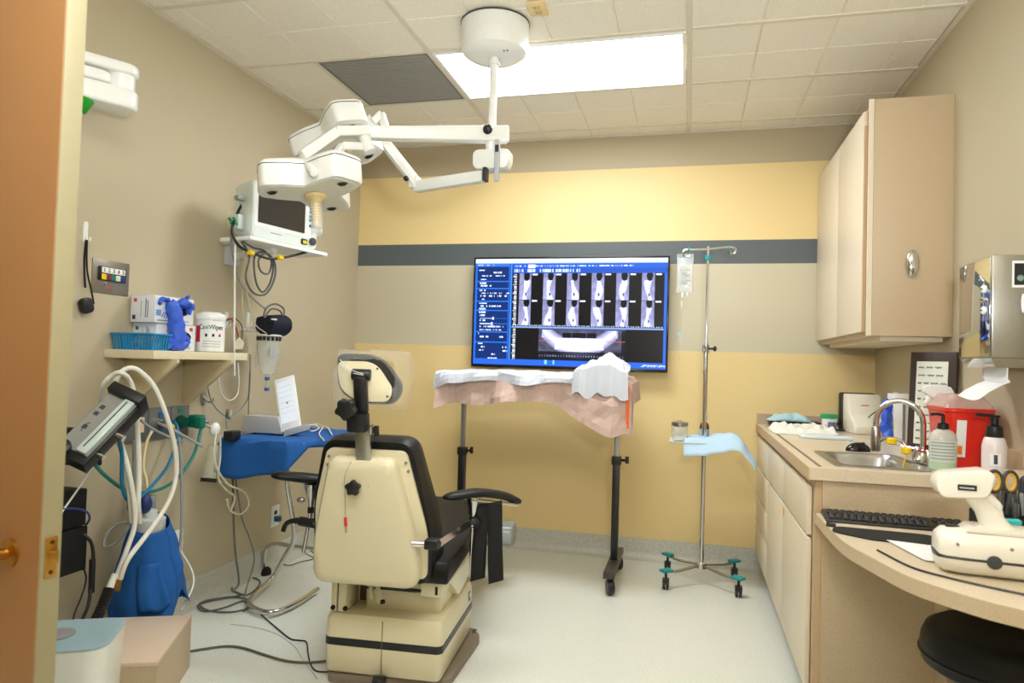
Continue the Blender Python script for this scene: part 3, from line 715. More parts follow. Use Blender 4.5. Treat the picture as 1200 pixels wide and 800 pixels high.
# paper towel hanging out, folded
def towel(u, v):
    y = dy0+.03+u*.20
    prof = [(dx+.07, dz0+.03), (dx+.055, dz0-.0), (dx+.05, dz0-.035), (dx+.055, dz0-.045), (dx+.03, dz0-.055), (dx-.01, dz0-.078), (dx-.035, dz0-.098)]
    k = v*(len(prof)-1); i = min(int(k), len(prof)-2); f = k-i
    x = prof[i][0]*(1-f)+prof[i+1][0]*f; z = prof[i][1]*(1-f)+prof[i+1][1]*f
    return (x+.01*math.sin(u*3), y-.05*v, z-.012*math.sin(u*PI)*v)
MB().grid(towel, 14, 24).solo('paper_towel', M_paper, 'white paper towel hanging from the steel dispenser', 'paper towel', solid=.0012)

# keyboard, mouse pad, paper
kbp0, kbp1 = W(958, 597, Z=DT+.02), W(1127, 612, Z=DT+.02)
kd = kbp1-kbp0; kang = math.atan2(kd.y, kd.x)
kb = thing('keyboard', 'black computer keyboard at the back of the desk', 'keyboard', (.655, 2.495, DT+.0005), (0, 0, math.radians(-3)))
mb = MB(); mb.hexa([(-.21, -.07, 0), (.21, -.07, 0), (.21, .07, 0), (-.21, .07, 0)], [(-.208, -.068, .009), (.208, -.068, .009), (.208, .068, .018), (-.208, .068, .018)]); mb.build('case', M_black, kb, bevel=.004)
km = MB(); km.hexa([(-.0085, -.0085, 0), (.0085, -.0085, 0), (.0085, .0085, 0), (-.0085, .0085, 0)], [(-.0065, -.006, .006), (.0065, -.006, .006), (.0065, .007, .006), (-.0065, .007, .006)])
kme = km.mesh('key', bevel=.001, segs=1)
kme.materials.append(P('key_cap', (44, 44, 46), .5)); first = True
for r in range(5):
    for k in range(19):
        if k in (14,): continue
        o = bpy.data.objects.new('key', kme); C.objects.link(o); o.parent = kb
        o.location = (-.19+k*.021+.003*(r % 3), -.045+r*.0215, -.0004+.0105+(.0215*r+.02)*.066)
mp = thing('mouse_pad', 'thin black mouse pad on the curved desk', 'mouse pad', (.585, 2.31, DT+.0005))
MB().prism(rpoly([(-.155, -.02), (-.05, -.095), (.1, -.085), (.165, -.03), (.13, .045), (-.13, .062)], .03), 0, .003).build('mat', M_blackmat, mp)
MB().prism(rpoly([(-.155, .06), (-.128, .05), (-.12, .1), (-.146, .11)], .004), .0, .003).build('strap', M_blackmat, mp)
sh = thing('paper_sheet', 'loose white paper sheet on the desk beside the handheld device', 'paper', (.645, 2.12, DT+.001), (0, 0, math.radians(-12)))
MB().prism([(-.10, .09), (-.02, -.10), (.12, -.085), (.12, .09)], .003, .0036).build('sheet', M_paper, sh)

# white handheld x-ray camera lying on the desk
hx_ = thing('handheld_xray', 'white pistol grip handheld device resting on the desk', 'handheld device', (.735, 1.95, DT+.001), (0, 0, math.radians(-6)))
Mh = frame((0, 0, 0), (1, 0, 0), (0, 0, 1))
M_hx = P('warm_white_plastic', (238, 234, 220), .3, coat=.3)
# lower barrel: fat rounded body along x
def oval(cx, cz, y, rx, rz, n=20, p=.65):
    return [Vector((cx+math.copysign(abs(math.cos(a))**p, math.cos(a))*rx, y, cz+math.copysign(abs(math.sin(a))**p, math.sin(a))*rz)) for a in [2*PI*k/n for k in range(n)]]
def ovx(x, cy, cz, ry, rz, n=24, p=.75):
    return [Vector((x, cy+math.copysign(abs(math.cos(a))**p, math.cos(a))*ry, cz+math.copysign(abs(math.sin(a))**p, math.sin(a))*rz)) for a in [2*PI*k/n for k in range(n)]]
mb = MB(); mb.loft([ovx(x, 0, cz, ry, rz) for x, cz, ry, rz in ((-.128, .055, .02, .03), (-.126, .055, .04, .04), (-.112, .055, .052, .052), (-.08, .055, .058, .056), (0, .056, .06, .057), (.1, .056, .06, .057), (.2, .056, .058, .055))]); mb.build('barrel', M_hx, hx_)
mb = MB(); mb.loft([ovx(x, 0, .044, ry+.0006, .007, p=.75) for x, ry in ((-.1295, .02), (-.127, .042), (-.112, .0535), (-.08, .0598), (0, .0618), (.1, .0618), (.19, .06))]); mb.build('seam_band', M_black, hx_)
mb = MB(); mb.lathe([(.016, 0), (.016, .003), (.013, .004)], M=Matrix.Translation((-.015, -.0605, .044)) @ Matrix.Rotation(PI/2, 4, 'X')); mb.build('round_button', M_dgrey, hx_)
for x in (-.09, .02): MB().lathe([(.004, 0), (.004, .002)], M=Matrix.Translation((x, -.0575, .078)) @ Matrix.Rotation(PI/2, 4, 'X'), n=12).build('screw', M_grey, hx_)
mb = MB(); mb.prism(rpoly([(-.07, .106), (.10, .106), (.095, .118), (-.055, .118)], .005), -.042, .042, Mh); mb.build('saddle', M_hx, hx_, bevel=.005)
# handle sweeping up from the saddle to the head
gs = [((.012, .108), .048, .03), ((.0, .125), .034, .026), ((-.014, .15), .028, .024), ((-.034, .178), .028, .025), ((-.05, .20), .034, .028), ((-.056, .212), .038, .03)]
mb = MB(); mb.loft([[Vector((cx+math.copysign(abs(math.cos(a))**.8, math.cos(a))*rx, math.sin(a)*ry, cz)) for a in [2*PI*k/20 for k in range(20)]] for (cx, cz), rx, ry in gs]); mb.build('grip', M_hx, hx_)
mb = MB(); mb.prism(rpoly([(-.122, .184), (-.022, .190), (-.008, .245), (-.022, .258), (-.122, .242), (-.134, .215)], .02), -.042, .042, Mh); mb.build('head', M_hx, hx_, bevel=.016, segs=4)
hl = MB(); hl.bx(-.088, -.048, -.0435, -.0425, .206, .220); hl = hl.build('name_plate', M_black, hx_)
MB().bx(-.084, -.053, -.0442, -.0436, .211, .214).build('print', M_lgrey, hl)
mb = MB(); mb.tube(crm([(-.018, -.005, .19), (.004, -.005, .165), (.012, -.005, .135)], 5), [.013]*6+[.008]*5, 10); mb.build('trigger', M_white, hx_)
MB().prism(rrect(.03, .02, .004, cx=-.09, cy=0), .109, .112).build('slot', M_black, hx_)
MB().bx(.05, .09, -.061, -.0595, .075, .1).build('label', M_label, hx_)

# pen holder crowded with pens and scissors
ph = thing('pen_holder', 'black mesh desk organiser behind the handheld device', 'pen holder', (.885, 2.24, DT+.0005))
for a in ((-.08, .08, -.07, -.066), (-.08, .08, .066, .07), (-.08, -.076, -.066, .066), (.076, .08, -.066, .066), (-.08, .08, -.002, .002)): MB().bx(*a, .0, .10).build('side_wall', M_blackmat, ph)
MB().bx(-.08, .08, -.07, .07, 0, .004).build('bottom', M_blackmat, ph)
pens = [(-.055, .03, M_yellow, .165, .0065, 'yellow'), (-.068, .045, M_black, .16, .005, 'black'), (-.01, .03, M_dgrey, .15, .005, 'dark grey'), (.005, .045, M_dgrey, .158, .005, 'charcoal'), (.02, .025, M_dgrey, .145, .0055, 'grey'), (.035, .04, M_dgrey, .155, .005, 'slate grey'), (.05, .03, M_grey, .15, .005, 'light grey'), (.0, -.03, M_dgrey, .13, .006, 'stubby dark')]
for i, (x, y, mt, h_, r_, cn) in enumerate(pens):
    p_ = thing('pen', '%s pen standing in the black desk organiser' % cn, 'pen', (.885+x, 2.24+y, DT+.006), (rr.uniform(-.12, .12), rr.uniform(-.1, .1), 0))
    MB().tube([(0, 0, 0), (0, 0, .012), (0, 0, h_)], [.001, r_, r_], 10).build('barrel', mt, p_)
    MB().lathe([(r_*1.1, h_-.04), (r_*1.1, h_), (r_*.7, h_+.004)], n=10).build('cap', mt, p_)
    MB().bx(r_, r_+.002, -.002, .002, h_-.035, h_+.002).build('clip', M_steel, p_)
sc_ = thing('scissors', 'scissors with grey and yellow handles in the desk organiser', 'scissors', (.88, 2.285, DT+.03), (0, 0, .2))
for s in (-1, 1):
    mb = MB(); mb.tube([(s*.022+.02*math.cos(a), 0, .155+.03*math.sin(a)) for a in [2*PI*k/20 for k in range(20)]], .0055, 8, closed=True); h_ = mb.build('handle', M_dgrey, sc_)
    mb = MB(); mb.tube([(s*.022+.0145*math.cos(a), 0, .155+.0235*math.sin(a)) for a in [2*PI*k/20 for k in range(20)]], .004, 8, closed=True); mb.build('grip_liner', P('amber_plastic', (236, 178, 40), .4), h_)
    MB().hexa([(-.004, -.001, 0), (.004, -.001, 0), (.004, .001, 0), (-.004, .001, 0)], [(s*.012-.006, -.001, .13), (s*.012+.006, -.001, .13), (s*.012+.006, .001, .13), (s*.012-.006, .001, .13)]).build('blade', M_steel, sc_)
rc = thing('remote_control', 'tall black remote control standing in the desk organiser', 'remote control', (.932, 2.295, DT+.006), (-.06, .12, 0))
mb = MB(); mb.prism(rrect(.042, .2, .018, cy=.1), -.01, .01, frame((0, 0, 0), (1, 0, 0), (0, 0, 1))); mb.build('body', M_black, rc, bevel=.004)
for k in range(5):
    for s in (-1, 1): MB().box((s*.009, -.0112, .11+k*.017), (.009, .002, .007)).build('button', M_dgrey, rc)
st_ = thing('sticky_notes', 'block of turquoise sticky notes at the front of the desk organiser', 'sticky notes', (.838, 2.15, DT+.06), (.2, 0, .1))
MB().bx(-.04, .03, -.008, .008, 0, .045).build('pad', P('turquoise_paper', (70, 196, 196), .7), st_)
MB().bx(.005, .06, -.007, .007, -.03, .012).build('pad', P('peach_paper', (244, 190, 140), .7), st_)
tp = thing('tape_dispenser', 'small black and teal tape dispenser in front of the desk organiser', 'tape dispenser', (.945, 2.10, DT+.0005), (0, 0, .2))
mb = MB(); mb.prism(rpoly([(-.06, 0), (.06, 0), (.06, .03), (.02, .05), (-.03, .045), (-.06, .03)], .01), -.02, .02, frame((0, 0, 0), (1, 0, 0), (0, 0, 1))); mb.build('body', M_black, tp, bevel=.003)
mb = MB(); mb.lathe([(.012, -.009), (.028, -.009), (.028, .009), (.012, .009)], M=Matrix.Translation((-.005, 0, .047)) @ Matrix.Rotation(PI/2, 4, 'X')); mb.build('roll', P('teal_tape', (150, 200, 196), .4), tp)
# beige sheet organiser behind (box edge by the wall)
MB().bx(.985, XR-.004, 2.44, 2.56, DT, DT+.19).solo('file_box', M_panel, 'beige file box standing against the wall behind the desk organiser', 'box', bevel=.002)
# box under the keyboard counter end is the counter's own end panel

# ================================================================ OVERBED TABLE WITH PAPER DRAPES
TX, TYc, TT = -.84, 3.96, 1.135
ob = thing('overbed_table', 'rolling black overbed table on two posts under paper drapes', 'table', (TX, TYc, 0))
for s in (-1, 1):
    x = s*.458
    ft = MB(); ft.bx(x-.03, x+.03, -.27, .27, .09, .125); ft = ft.build('foot', P('foot_brown', (62, 56, 52), .4), ob, bevel=.004)
    for e in (-1, 1):
        cst = MB(); cst.lathe([(.008, -.018), (.036, -.018), (.04, -.012), (.04, .012), (.036, .018), (.008, .018)], n=20, M=Matrix.Translation((x+.005, e*.235, .042)) @ Matrix.Rotation(PI/2+.35, 4, 'Z') @ Matrix.Rotation(PI/2, 4, 'X')); cst.cyl((x, e*.235, .06), (x, e*.235, .092), .01); cst.build('caster', M_black, ft)
    MB().bx(x-.02, x+.02, -.02, .02, .12, .66).build('lower_post', M_black, ob, bevel=.003)
    cl = MB(); cl.bx(x-.026, x+.026, -.026, .026, .655, .70); cl.tube([(x+.02, 0, .68), (x+.05, -.01, .682)], .008); cl.box((x+.06, -.012, .685), (.02, .012, .04)); cl.build('clamp', M_black, ob, bevel=.003)
    MB().bx(x-.013, x+.013, -.013, .013, .69, TT-.03).build('upper_post', P('satin_steel', (170, 172, 172), .35, metal=.8), ob, bevel=.003)
MB().bx(-.53, .53, -.20, .20, TT-.03, TT).build('top', M_lgrey, ob, bevel=.006)
def drape(name, mt, label, hx, hy, cut, z, seed, wr=.016, nu=34, nv=20, ext=.03, lump=None):
    """paper sheet: lies on the top, breaks over the edges and hangs down; cut(u) gives the drop along the front"""
    def fn(u, v):
        ul, ur, vf, vb = cut['l'], cut['r'], cut['f'], cut['b']
        x = -hx-ul+(2*hx+ul+ur)*u
        s = (x+hx)/(2*hx); drop = vf(min(1, max(0, s)))
        y = -hy-drop+(2*hy+drop+vb)*v
        zz = z; X, Yy = x, y
        ox = max(0, abs(x)-hx); oy = max(0, -hy-y)
        if ox > 0: X = math.copysign(hx+.012+ox*.12, x); zz -= ox*.98
        if oy > 0: Yy = -hy-.014-oy*.10-.02*math.sin(x*13+seed)*min(1, oy*8)-.012*math.sin(x*31+seed*2)*min(1, oy*8); zz -= oy*.98
        if ox > 0 and oy > 0: zz += min(ox, oy)*.75
        n1 = nz(x*7+seed, y*7, seed); n2 = nz(x*19, y*19+seed, 3)
        top = 1 if ox == 0 and oy == 0 else .35
        zz += wr*(.6+n1+.5*n2)*top
        if oy > 0: Yy -= wr*(abs(n1)*1.2+n2*.5)
        # flat-fold creases
        for cr in (-.35, -.12, .1, .33):
            zz += .004*max(0, 1-abs(x-cr)/.012)
        if lump: zz += lump(x, y)
        return (X, Yy, zz)
    mb = MB().grid(fn, nu, nv); mb.v = [Vector((TX, TYc, 0))+v for v in mb.v]
    return mb.solo(name, mt, label, 'drape', solid=.0012, smooth=False)
M_pink = P('pink_paper', (204, 176, 164), .85, var=.05, scale=12, bump=.4, bscale=60)
M_blpaper = P('grey_blue_paper', (206, 210, 220), .85, var=.03, scale=12, bump=.4, bscale=60)
def pf(s): return .17+.02*math.sin(s*9)+(.13*max(0, (s-.62)/.3) if s < .92 else .13-.25*(s-.92))-.02*(1-s)+(.05*max(0, 1-s/.08))
drape('pink_drape', M_pink, 'pinkish beige paper drape hanging over the overbed table edge', .535, .205, dict(l=.02, r=.13, f=pf, b=.1), TT+.002, 3.1)
def bf(s): return .055+.012*math.sin(s*17)+(.05*max(0, 1-s/.06))
def hump(x, y): return .0
drape('grey_drape', M_blpaper, 'pale grey paper drape laid on top of the pink drape', .548, .222, dict(l=.03, r=-.19, f=bf, b=.0), TT+.018, 7.7, wr=.014)
# gathered sheet at the right end
def gather(u, v):
    x = .235+.29*u; t = v
    y = .12-.38*t
    z = TT+.05+.095*max(0, 1-abs(u-.55)*1.9)*(1-t*.55)+.022*nz(x*22, y*22, 4)+.034*abs(((u*3.2+t*.7) % 1)-.5)
    if y < -.225: z -= (-.225-y)*.6; 
    if t > .72: z -= (t-.72)*.62*(.55+.75*u*(1.3-u)+.3*abs(((u*3.2) % 1)-.5)); y = -.232-.05*(t-.72)-.02*abs(math.sin(u*9))
    return (TX+x+.03*(t-.5)*(u-.3), TYc+y, z)
MB().grid(gather, 15, 17).solo('gathered_drape', M_blpaper, 'bunched pale grey paper sheet heaped on the draped table above the orange strap', 'drape', solid=.0012, smooth=False)
q = W(736, 460, Y=3.73)
og = thing('orange_strap', 'narrow orange tag strap hanging off the draped table', 'strap', (q.x, 3.728, q.z-.06))
MB().bx(-.008, .008, -.0015, .0015, -.13, .09).build('strap', P('orange_plastic', (240, 110, 20), .5), og)

# ================================================================ IV POLE
ix, iy = .095, 4.09
iv = thing('iv_pole', 'chrome rolling intravenous pole with teal tipped feet', 'iv pole', (ix, iy, 0))
MB().cyl((0, 0, .09), (0, 0, 1.33), .0125).build('lower_tube', M_chrome, iv)
MB().cyl((0, 0, 1.33), (0, 0, 1.91), .008).build('upper_tube', M_chrome, iv)
MB().lathe([(.017, 1.30), (.019, 1.305), (.019, 1.345), (.012, 1.35)]).build('collar', M_chrome, iv)
mb = MB(); mb.cyl((.015, -.005, 1.325), (.04, -.015, 1.325), .006); mb.sph((.048, -.017, 1.325), .016, 12, (.7, .7, 1)); mb.build('clamp_knob', M_black, iv)
MB().lathe([(.012, 1.83), (.016, 1.832), (.016, 1.856), (.012, 1.858)]).build('teal_collar', M_teal, iv)
MB().tube(crm([(-.10, 0, 1.855), (-.125, 0, 1.852), (-.14, 0, 1.87), (-.132, 0, 1.888), (-.11, 0, 1.892), (-.02, 0, 1.893), (.08, 0, 1.902), (.125, 0, 1.905), (.15, 0, 1.892), (.145, 0, 1.87), (.125, 0, 1.866), (.115, 0, 1.878)], 6), .0055, 8).build('hook_bar', M_chrome, iv)
for x in (-.108, .112): MB().cyl((x-.006, 0, 1.893), (x+.006, 0, 1.893), .011, n=12).build('teal_clip', M_teal, iv)
MB().lathe([(.028, .085), (.032, .09), (.03, .115), (.015, .125)]).build('hub', M_chrome, iv)
for a in (-42, 42, 138, 222):
    a = math.radians(a); dx_, dy_ = math.cos(a), math.sin(a)
    l = MB(); pts = crm([(dx_*.02, dy_*.02, .10), (dx_*.09, dy_*.09, .092), (dx_*.18, dy_*.18, .085), (dx_*.255, dy_*.255, .092)], 4)
    rings = []
    for p_ in pts:
        sd = Vector((-dy_, dx_, 0))*.011; rings.append([p_-sd, p_+sd, p_+sd+Vector((0, 0, .008)), p_-sd+Vector((0, 0, .008))])
    l.loft(rings); l = l.build('leg', M_steel, iv)
    tip = MB(); tip.bx(-.035, .03, -.022, .022, 0, .014, Matrix.Translation((dx_*.255, dy_*.255, .094)) @ Matrix.Rotation(a, 4, 'Z')); tip.build('teal_cap', M_teal, l, bevel=.003)
    cs = MB()
    for s in (-1, 1): cs.lathe([(.004, -.007), (.022, -.007), (.025, -.004), (.025, .004), (.022, .007), (.004, .007)], n=18, M=Matrix.Translation((dx_*.255+s*.010, dy_*.255, .0255)) @ Matrix.Rotation(PI/2, 4, 'Y'))
    cs.bx(dx_*.255-.018, dx_*.255+.018, dy_*.255-.02, dy_*.255+.02, .03, .058); cs.cyl((dx_*.255, dy_*.255, .05), (dx_*.255, dy_*.255, .095), .007); cs.build('caster', M_black, l)
# tray on the pole
tz = W(815, 516, Y=iy).z
tr = thing('pole_tray', 'small white tray clamped to the intravenous pole', 'tray', (ix, iy, tz))
mb = MB(); mb.loft([[Vector((x, y, z)) for x, y in rrect(w_, d_, .02, 5)] for (w_, d_, z) in ((.36, .23, -.012), (.38, .25, 0), (.37, .24, .001), (.35, .22, -.008))]); mb.build('plate', M_white, tr)
MB().lathe([(.02, -.04), (.022, -.038), (.022, .0), (.014, .004)]).build('clamp', M_black, tr)
def padf(u, v):
    x = -.11+.42*u; y = -.15+.24*v-.03*u; z = tz+.014+.012*nz(x*18, y*18, 2)+.006*abs(math.sin(x*30))
    o = max(0, -.128-y);
    z += .028*math.exp(-((x-.13)/.1)**2)
    if x > .19: z -= (x-.19)*.85
    if y < -.105: z -= (-.105-y)*(2.0-1.4*u)
    return (ix+x-(max(0, x-.2)*.35), iy+y, z)
MB().grid(padf, 30, 22).solo('blue_pad', P('light_blue_paper', (186, 214, 236), .8, var=.04, bump=.3, bscale=80), 'light blue absorbent paper draped over the pole tray', 'pad', solid=.0012)
jr = thing('glass_jar', 'clear jar with metal lid and cotton on the pole tray', 'jar', (ix-.135, iy-.03, tz+.0015))
MB().lathe([(.042, 0), (.045, .004), (.045, .07), (.04, .08)]).build('glass', P('jar_glass', (224, 230, 226), .08, alpha=.35), jr)
crumple(0, 0, .004, .07, .07, .04, 5, 12, 12).build('cotton', MATS['white_gauze'], jr)
MB().lathe([(.043, .078), (.046, .08), (.046, .098), (.04, .102), (.01, .104), (.008, .112), (.003, .116)]).build('lid', M_steel, jr)
bt = thing('brown_bottle', 'small amber glass bottle on the pole tray behind the pad', 'bottle', (ix+.002, iy+.055, tz+.0015))
MB().lathe([(.024, 0), (.027, .004), (.027, .075), (.022, .092), (.011, .104), (.011, .118)]).build('glass', P('amber_glass', (92, 40, 16), .15), bt)
MB().lathe([(.013, .116), (.013, .134), (.011, .137)]).build('cap', M_black, bt)
lb = MB(); lb.grid(lambda u, v: (.0275*math.cos(math.radians(-170+160*u)), .0275*math.sin(math.radians(-170+160*u)), .014+.048*v), 12, 1); lb.build('label', P('label_blue', (150, 190, 210), .6), bt)
# fluid bag hanging on the pole
def bag(name, label, loc, w_, h_, d_, fluid, group=None, rz=0, mt=None):
    t = thing(name, label, 'fluid bag', loc, (0, 0, rz))
    rg = []
    for k in range(13):
        v = k/12; z = -v*h_; th_ = d_*(math.sin(PI*min(1, max(0, v)))**.5)*(.4+.6*v)+.002
        ww = w_*(1-.06*math.sin(v*PI)); rg.append([Vector((x*1.0, y, z+.004*math.sin(x*60))) for x, y in rrect(ww, th_*2, min(th_*.9, ww*.4), 3)])
    MB().loft(rg).build('pouch', mt or P('bag_film', (222, 228, 230), .15, alpha=.36), t)
    MB().bx(-w_/2, w_/2, -.002, .002, -.003, .022).build('hang_tab', M_clear, t)
    for k in range(7): MB().bx(-w_*.28, w_*.28 if k % 2 else w_*.12, -d_*.95-.004, -d_*.95-.003, -h_*(.28+.075*k)-.003, -h_*(.28+.075*k)).build('print', M_inkgrey, t)
    MB().cyl((-.012, 0, -h_), (-.012, 0, -h_-.03), .006, n=10).build('port', M_white, t)
    MB().cyl((.016, 0, -h_), (.016, 0, -h_-.022), .005, n=10).build('port', M_white, t)
    return t
bg = bag('fluid_bag', 'clear fluid bag hanging from the intravenous pole hook', (ix-.125, iy, 1.846), .095, .2, .012, None)
mb = MB(); mb.tube(crm([(-.012, 0, -.22), (-.013, 0, -.26), (-.012, 0, -.30), (-.006, .0, -.36), (-.014, 0, -.42), (-.022, .0, -.50), (-.02, 0, -.60)], 6), .0022, 6); mb.build('drip_line', M_cleartube, bg)
MB().lathe([(.006, -.03), (.009, -.02), (.009, .02), (.005, .03)], (-.012, 0, -.275), n=12).build('drip_chamber', M_cleartube, bg)
mb = MB(); mb.tube(crm([(-.014, 0, -.40), (-.03, 0, -.44), (-.026, 0, -.49), (-.008, 0, -.49), (.0, 0, -.44), (-.012, 0, -.41)], 5), .003, 6); mb.build('tube_loop', M_cleartube, bg)
MB().box((-.03, 0, -.45), (.01, .01, .035)).build('roller_clamp', P('clamp_blue', (130, 190, 220), .4), bg, bevel=.002)

# ================================================================ SURGICAL CHAIR
ch = thing('surgery_chair', 'cream and black oral surgery chair seen from behind on a boxy base', 'dental chair', (-1.10, 2.65, 0), (0, 0, math.radians(5)))
M_stripe = P('stripe_black', (18, 20, 24), .35)
def rbox(w, d, z, r, cx=0, cy=0): return [Vector((x, y, z)) for x, y in rrect(w, d, r, 4, cx, cy)]
bcx, bcy = 0, .02
bs = MB(); bs.loft([rbox(.435, .51, .035, .02, bcx, bcy), rbox(.45, .525, .045, .025, bcx, bcy), rbox(.455, .53, .138, .025, bcx, bcy)]); bs.build('base_lower', M_cream, ch)
bs = MB(); bs.loft([rbox(.458, .533, .138, .025, bcx, bcy), rbox(.458, .533, .166, .025, bcx, bcy)]); bs.build('base_stripe', M_stripe, ch)
bs = MB(); bs.loft([rbox(.455, .53, .166, .025, bcx, bcy), rbox(.45, .525, .235, .025, bcx, bcy), rbox(.435, .51, .252, .03, bcx, bcy), rbox(.40, .47, .257, .03, bcx, bcy)]); bs.build('base_upper', M_cream, ch)
MB().bx(-.001, .001, -.2475, -.245, .05, .24).build('seam', P('seam_brown', (120, 104, 76), .7), ch)  # thin brown strip marking the seam of the base
bp_ = MB(); bp_.prism(rpoly([(-.20, -.26), (.25, -.20), (.275, .24), (.23, .32), (-.26, .30), (-.27, -.1)], .03), .0, .03); bp_.build('floor_plate', P('floor_plate_paint', (128, 114, 98), .45), ch, bevel=.004)
MB().cyl((.245, .27, .03), (.245, .27, .04), .011, n=12).build('bolt', M_steel, ch)
MB().lathe([(.004, -.02), (.022, -.02), (.022, .02), (.004, .02)], n=16, M=Matrix.Translation((.0, -.262, .024)) @ Matrix.Rotation(PI/2, 4, 'Y')).build('wheel', M_black, ch)
bd = MB(); bd.bx(.2275, .2285, .195, .225, .185, .225); bd.build('badge', P('badge_navy', (50, 66, 96), .4), ch)
MB().bx(.2285, .229, .201, .219, .20, .218).build('badge_mark', M_lgrey, ch)
# lift housing
cl = MB(); cl.loft([rbox(.30, .40, .255, .02, .045, .04), rbox(.30, .40, .345, .02, .045, .04)]); cl.build('lift_housing', M_cream, ch)
MB().bx(-.107, .10, -.163, -.160, .328, .334).build('housing_seam', M_stripe, ch)
for (x0, x1) in ((-.21, -.188), (-.182, -.15)):
    MB().bx(x0, x1, -.235, -.10, .258, .415).build('lift_arm', M_cream, ch, bevel=.004)
for x in (-.20, -.152): MB().cyl((x, -.24, .272), (x, -.233, .272), .009, n=12).build('pivot_bolt', M_blackmat, ch)
MB().bx(-.148, -.11, -.10, .1, .26, .40).build('recess_shade', P('recess_shade_brown', (84, 72, 58), .8), ch)  # brown block in the gap, its dark colour painting the shade there
for (a, b_) in (((-.075, -.20, .40), (-.045, -.235, .315)), ((-.045, -.21, .40), (-.015, -.24, .305))):
    MB().tube([a, b_], .009, 4).build('link_bar', M_cream, ch)
MB().cyl((-.01, -.245, .31), (.0, -.235, .31), .008).build('pivot_bolt', M_blackmat, ch)
MB().bx(-.04, .13, -.21, -.19, .345, .352).build('slide_slot', M_stripe, ch)
MB().bx(-.05, .15, -.20, .0, .355, .372).build('slide_rail', M_cream, ch, bevel=.003)
br = MB(); br.bx(.135, .215, -.22, -.1, .335, .405); br.build('seat_bracket', M_cream, ch, bevel=.004)
MB().bx(.19, .2, -.222, -.2185, .345, .375).build('bracket_slot', M_blackmat, ch)
# seat pan and cushions
sp_ = MB(); sp_.prism(rpoly([(-.22, .385), (.62, .455), (.66, .43), (.66, .36), (.3, .32), (.02, .27), (-.12, .36)], .02), -.225, .225, frame((0, 0, 0), (0, 1, 0), (0, 0, 1))); sp_.build('seat_pan', M_cream, ch, bevel=.008)
st2 = MB(); st2.prism(rpoly([(-.26, .39), (.63, .455), (.66, .50), (.62, .545), (-.05, .475), (-.25, .47)], .03), -.245, .245, frame((0, 0, 0), (0, 1, 0), (0, 0, 1))); st2.build('seat_cushion', M_vinyl, ch, bevel=.02, segs=3)
lr = MB(); lr.prism(rpoly([(.64, .40), (1.04, .22), (1.07, .28), (1.06, .31), (.68, .50), (.62, .47)], .025), -.23, .23, frame((0, 0, 0), (0, 1, 0), (0, 0, 1))); lr.build('leg_rest', M_vinyl, ch, bevel=.02, segs=3)
fr_ = MB(); fr_.prism(rpoly([(.93, .235), (1.08, .20), (1.12, .30), (1.07, .345), (.97, .33)], .03), -.27, .29, frame((0, 0, 0), (0, 1, 0), (0, 0, 1))); fr_.build('foot_cover', P('clear_vinyl_cover', (150, 156, 152), .2, alpha=.75), ch, bevel=.02, segs=3)
# backrest
BO, BX, BY = Vector((-.035, -.30, .425)), Vector((1, 0, 0)), Vector((.01, -.19, .98)).normalized()
BZ = BX.cross(BY)                         # towards the viewer
MBk = frame(BO, BX, BY)
fl_out = rpoly([(-.205, .0), (.215, .0), (.222, .17), (.150, .475), (-.142, .475), (-.20, .26)], [.05, .03, .05, .025, .025, .06])
sh_out = rpoly([(-.20, -.02), (.195, -.02), (.20, .10), (.118, .455), (-.118, .455), (-.195, .14)], [.05, .05, .06, .03, .03, .06])
k_ = .9; sh_in = [(x*k_*(.97), .215+(y-.215)*.93) for x, y in sh_out]
MB().prism(fl_out, -.012, .004, MBk).build('back_plate', M_cream, ch, bevel=.002)
mb = MB(); n = len(sh_out)
mb.loft([[MBk @ Vector((x, y, .004)) for x, y in sh_out], [MBk @ Vector((x, y, .03)) for x, y in sh_out], [MBk @ Vector((x*.975, .215+(y-.215)*.975, .05)) for x, y in sh_out], [MBk @ Vector((x*.93, .215+(y-.215)*.94, .060)) for x, y in sh_out], [MBk @ Vector((x*.8, .215+(y-.215)*.84, .064)) for x, y in sh_out]])
mb.build('back_shell', M_cream, ch)
cu_out = rpoly([(-.225, -.03), (.225, -.03), (.228, .17), (.165, .50), (-.160, .50), (-.215, .26)], [.05, .05, .06, .05, .05, .08])
def cush(t, k, dz):
    out = []
    for x, y in cu_out:
        s = max(0, min(1, y/.5)); dep = (.21-.10*s)*t
        out.append(MBk @ Vector((x*k, .23+(y-.23)*k, -.012-dep+dz)))
    return out
mb = MB(); mb.loft([cush(0, .96, 0), cush(.04, 1.0, 0), cush(.45, 1.02, 0), cush(.85, 1.0, 0), cush(.97, .95, 0), cush(1, .85, 0)]); mb.build('back_cushion', M_vinyl, ch)
for (x, y) in ((-.135, .445), (-.142, .415), (.150, .435), (.158, .405)):
    MB().lathe([(.006, 0), (.006, .003), (.004, .004)], n=10, M=MBk @ Matrix.Translation((x, y, .004))).build('screw', M_steel, ch)
for (x, y) in ((-.06, .37), (.035, .368)): MB().lathe([(.007, 0), (.007, .002), (.003, .0035)], n=10, M=MBk @ Matrix.Translation((x, y, .063))).build('cap_screw', M_cream, ch)
def starknob(name, M, R, parent, hh=.03):
    prof = []
    for k in range(40):
        a = 2*PI*k/40; r = R*(1+.14*math.cos(5*a)); prof.append((r*math.cos(a), r*math.sin(a)))
    mb = MB(); mb.prism(prof, .008, hh, M); mb.cyl(M @ Vector((0, 0, 0)), M @ Vector((0, 0, .01)), R*.5)
    return mb.build(name, M_black, parent, bevel=.004)
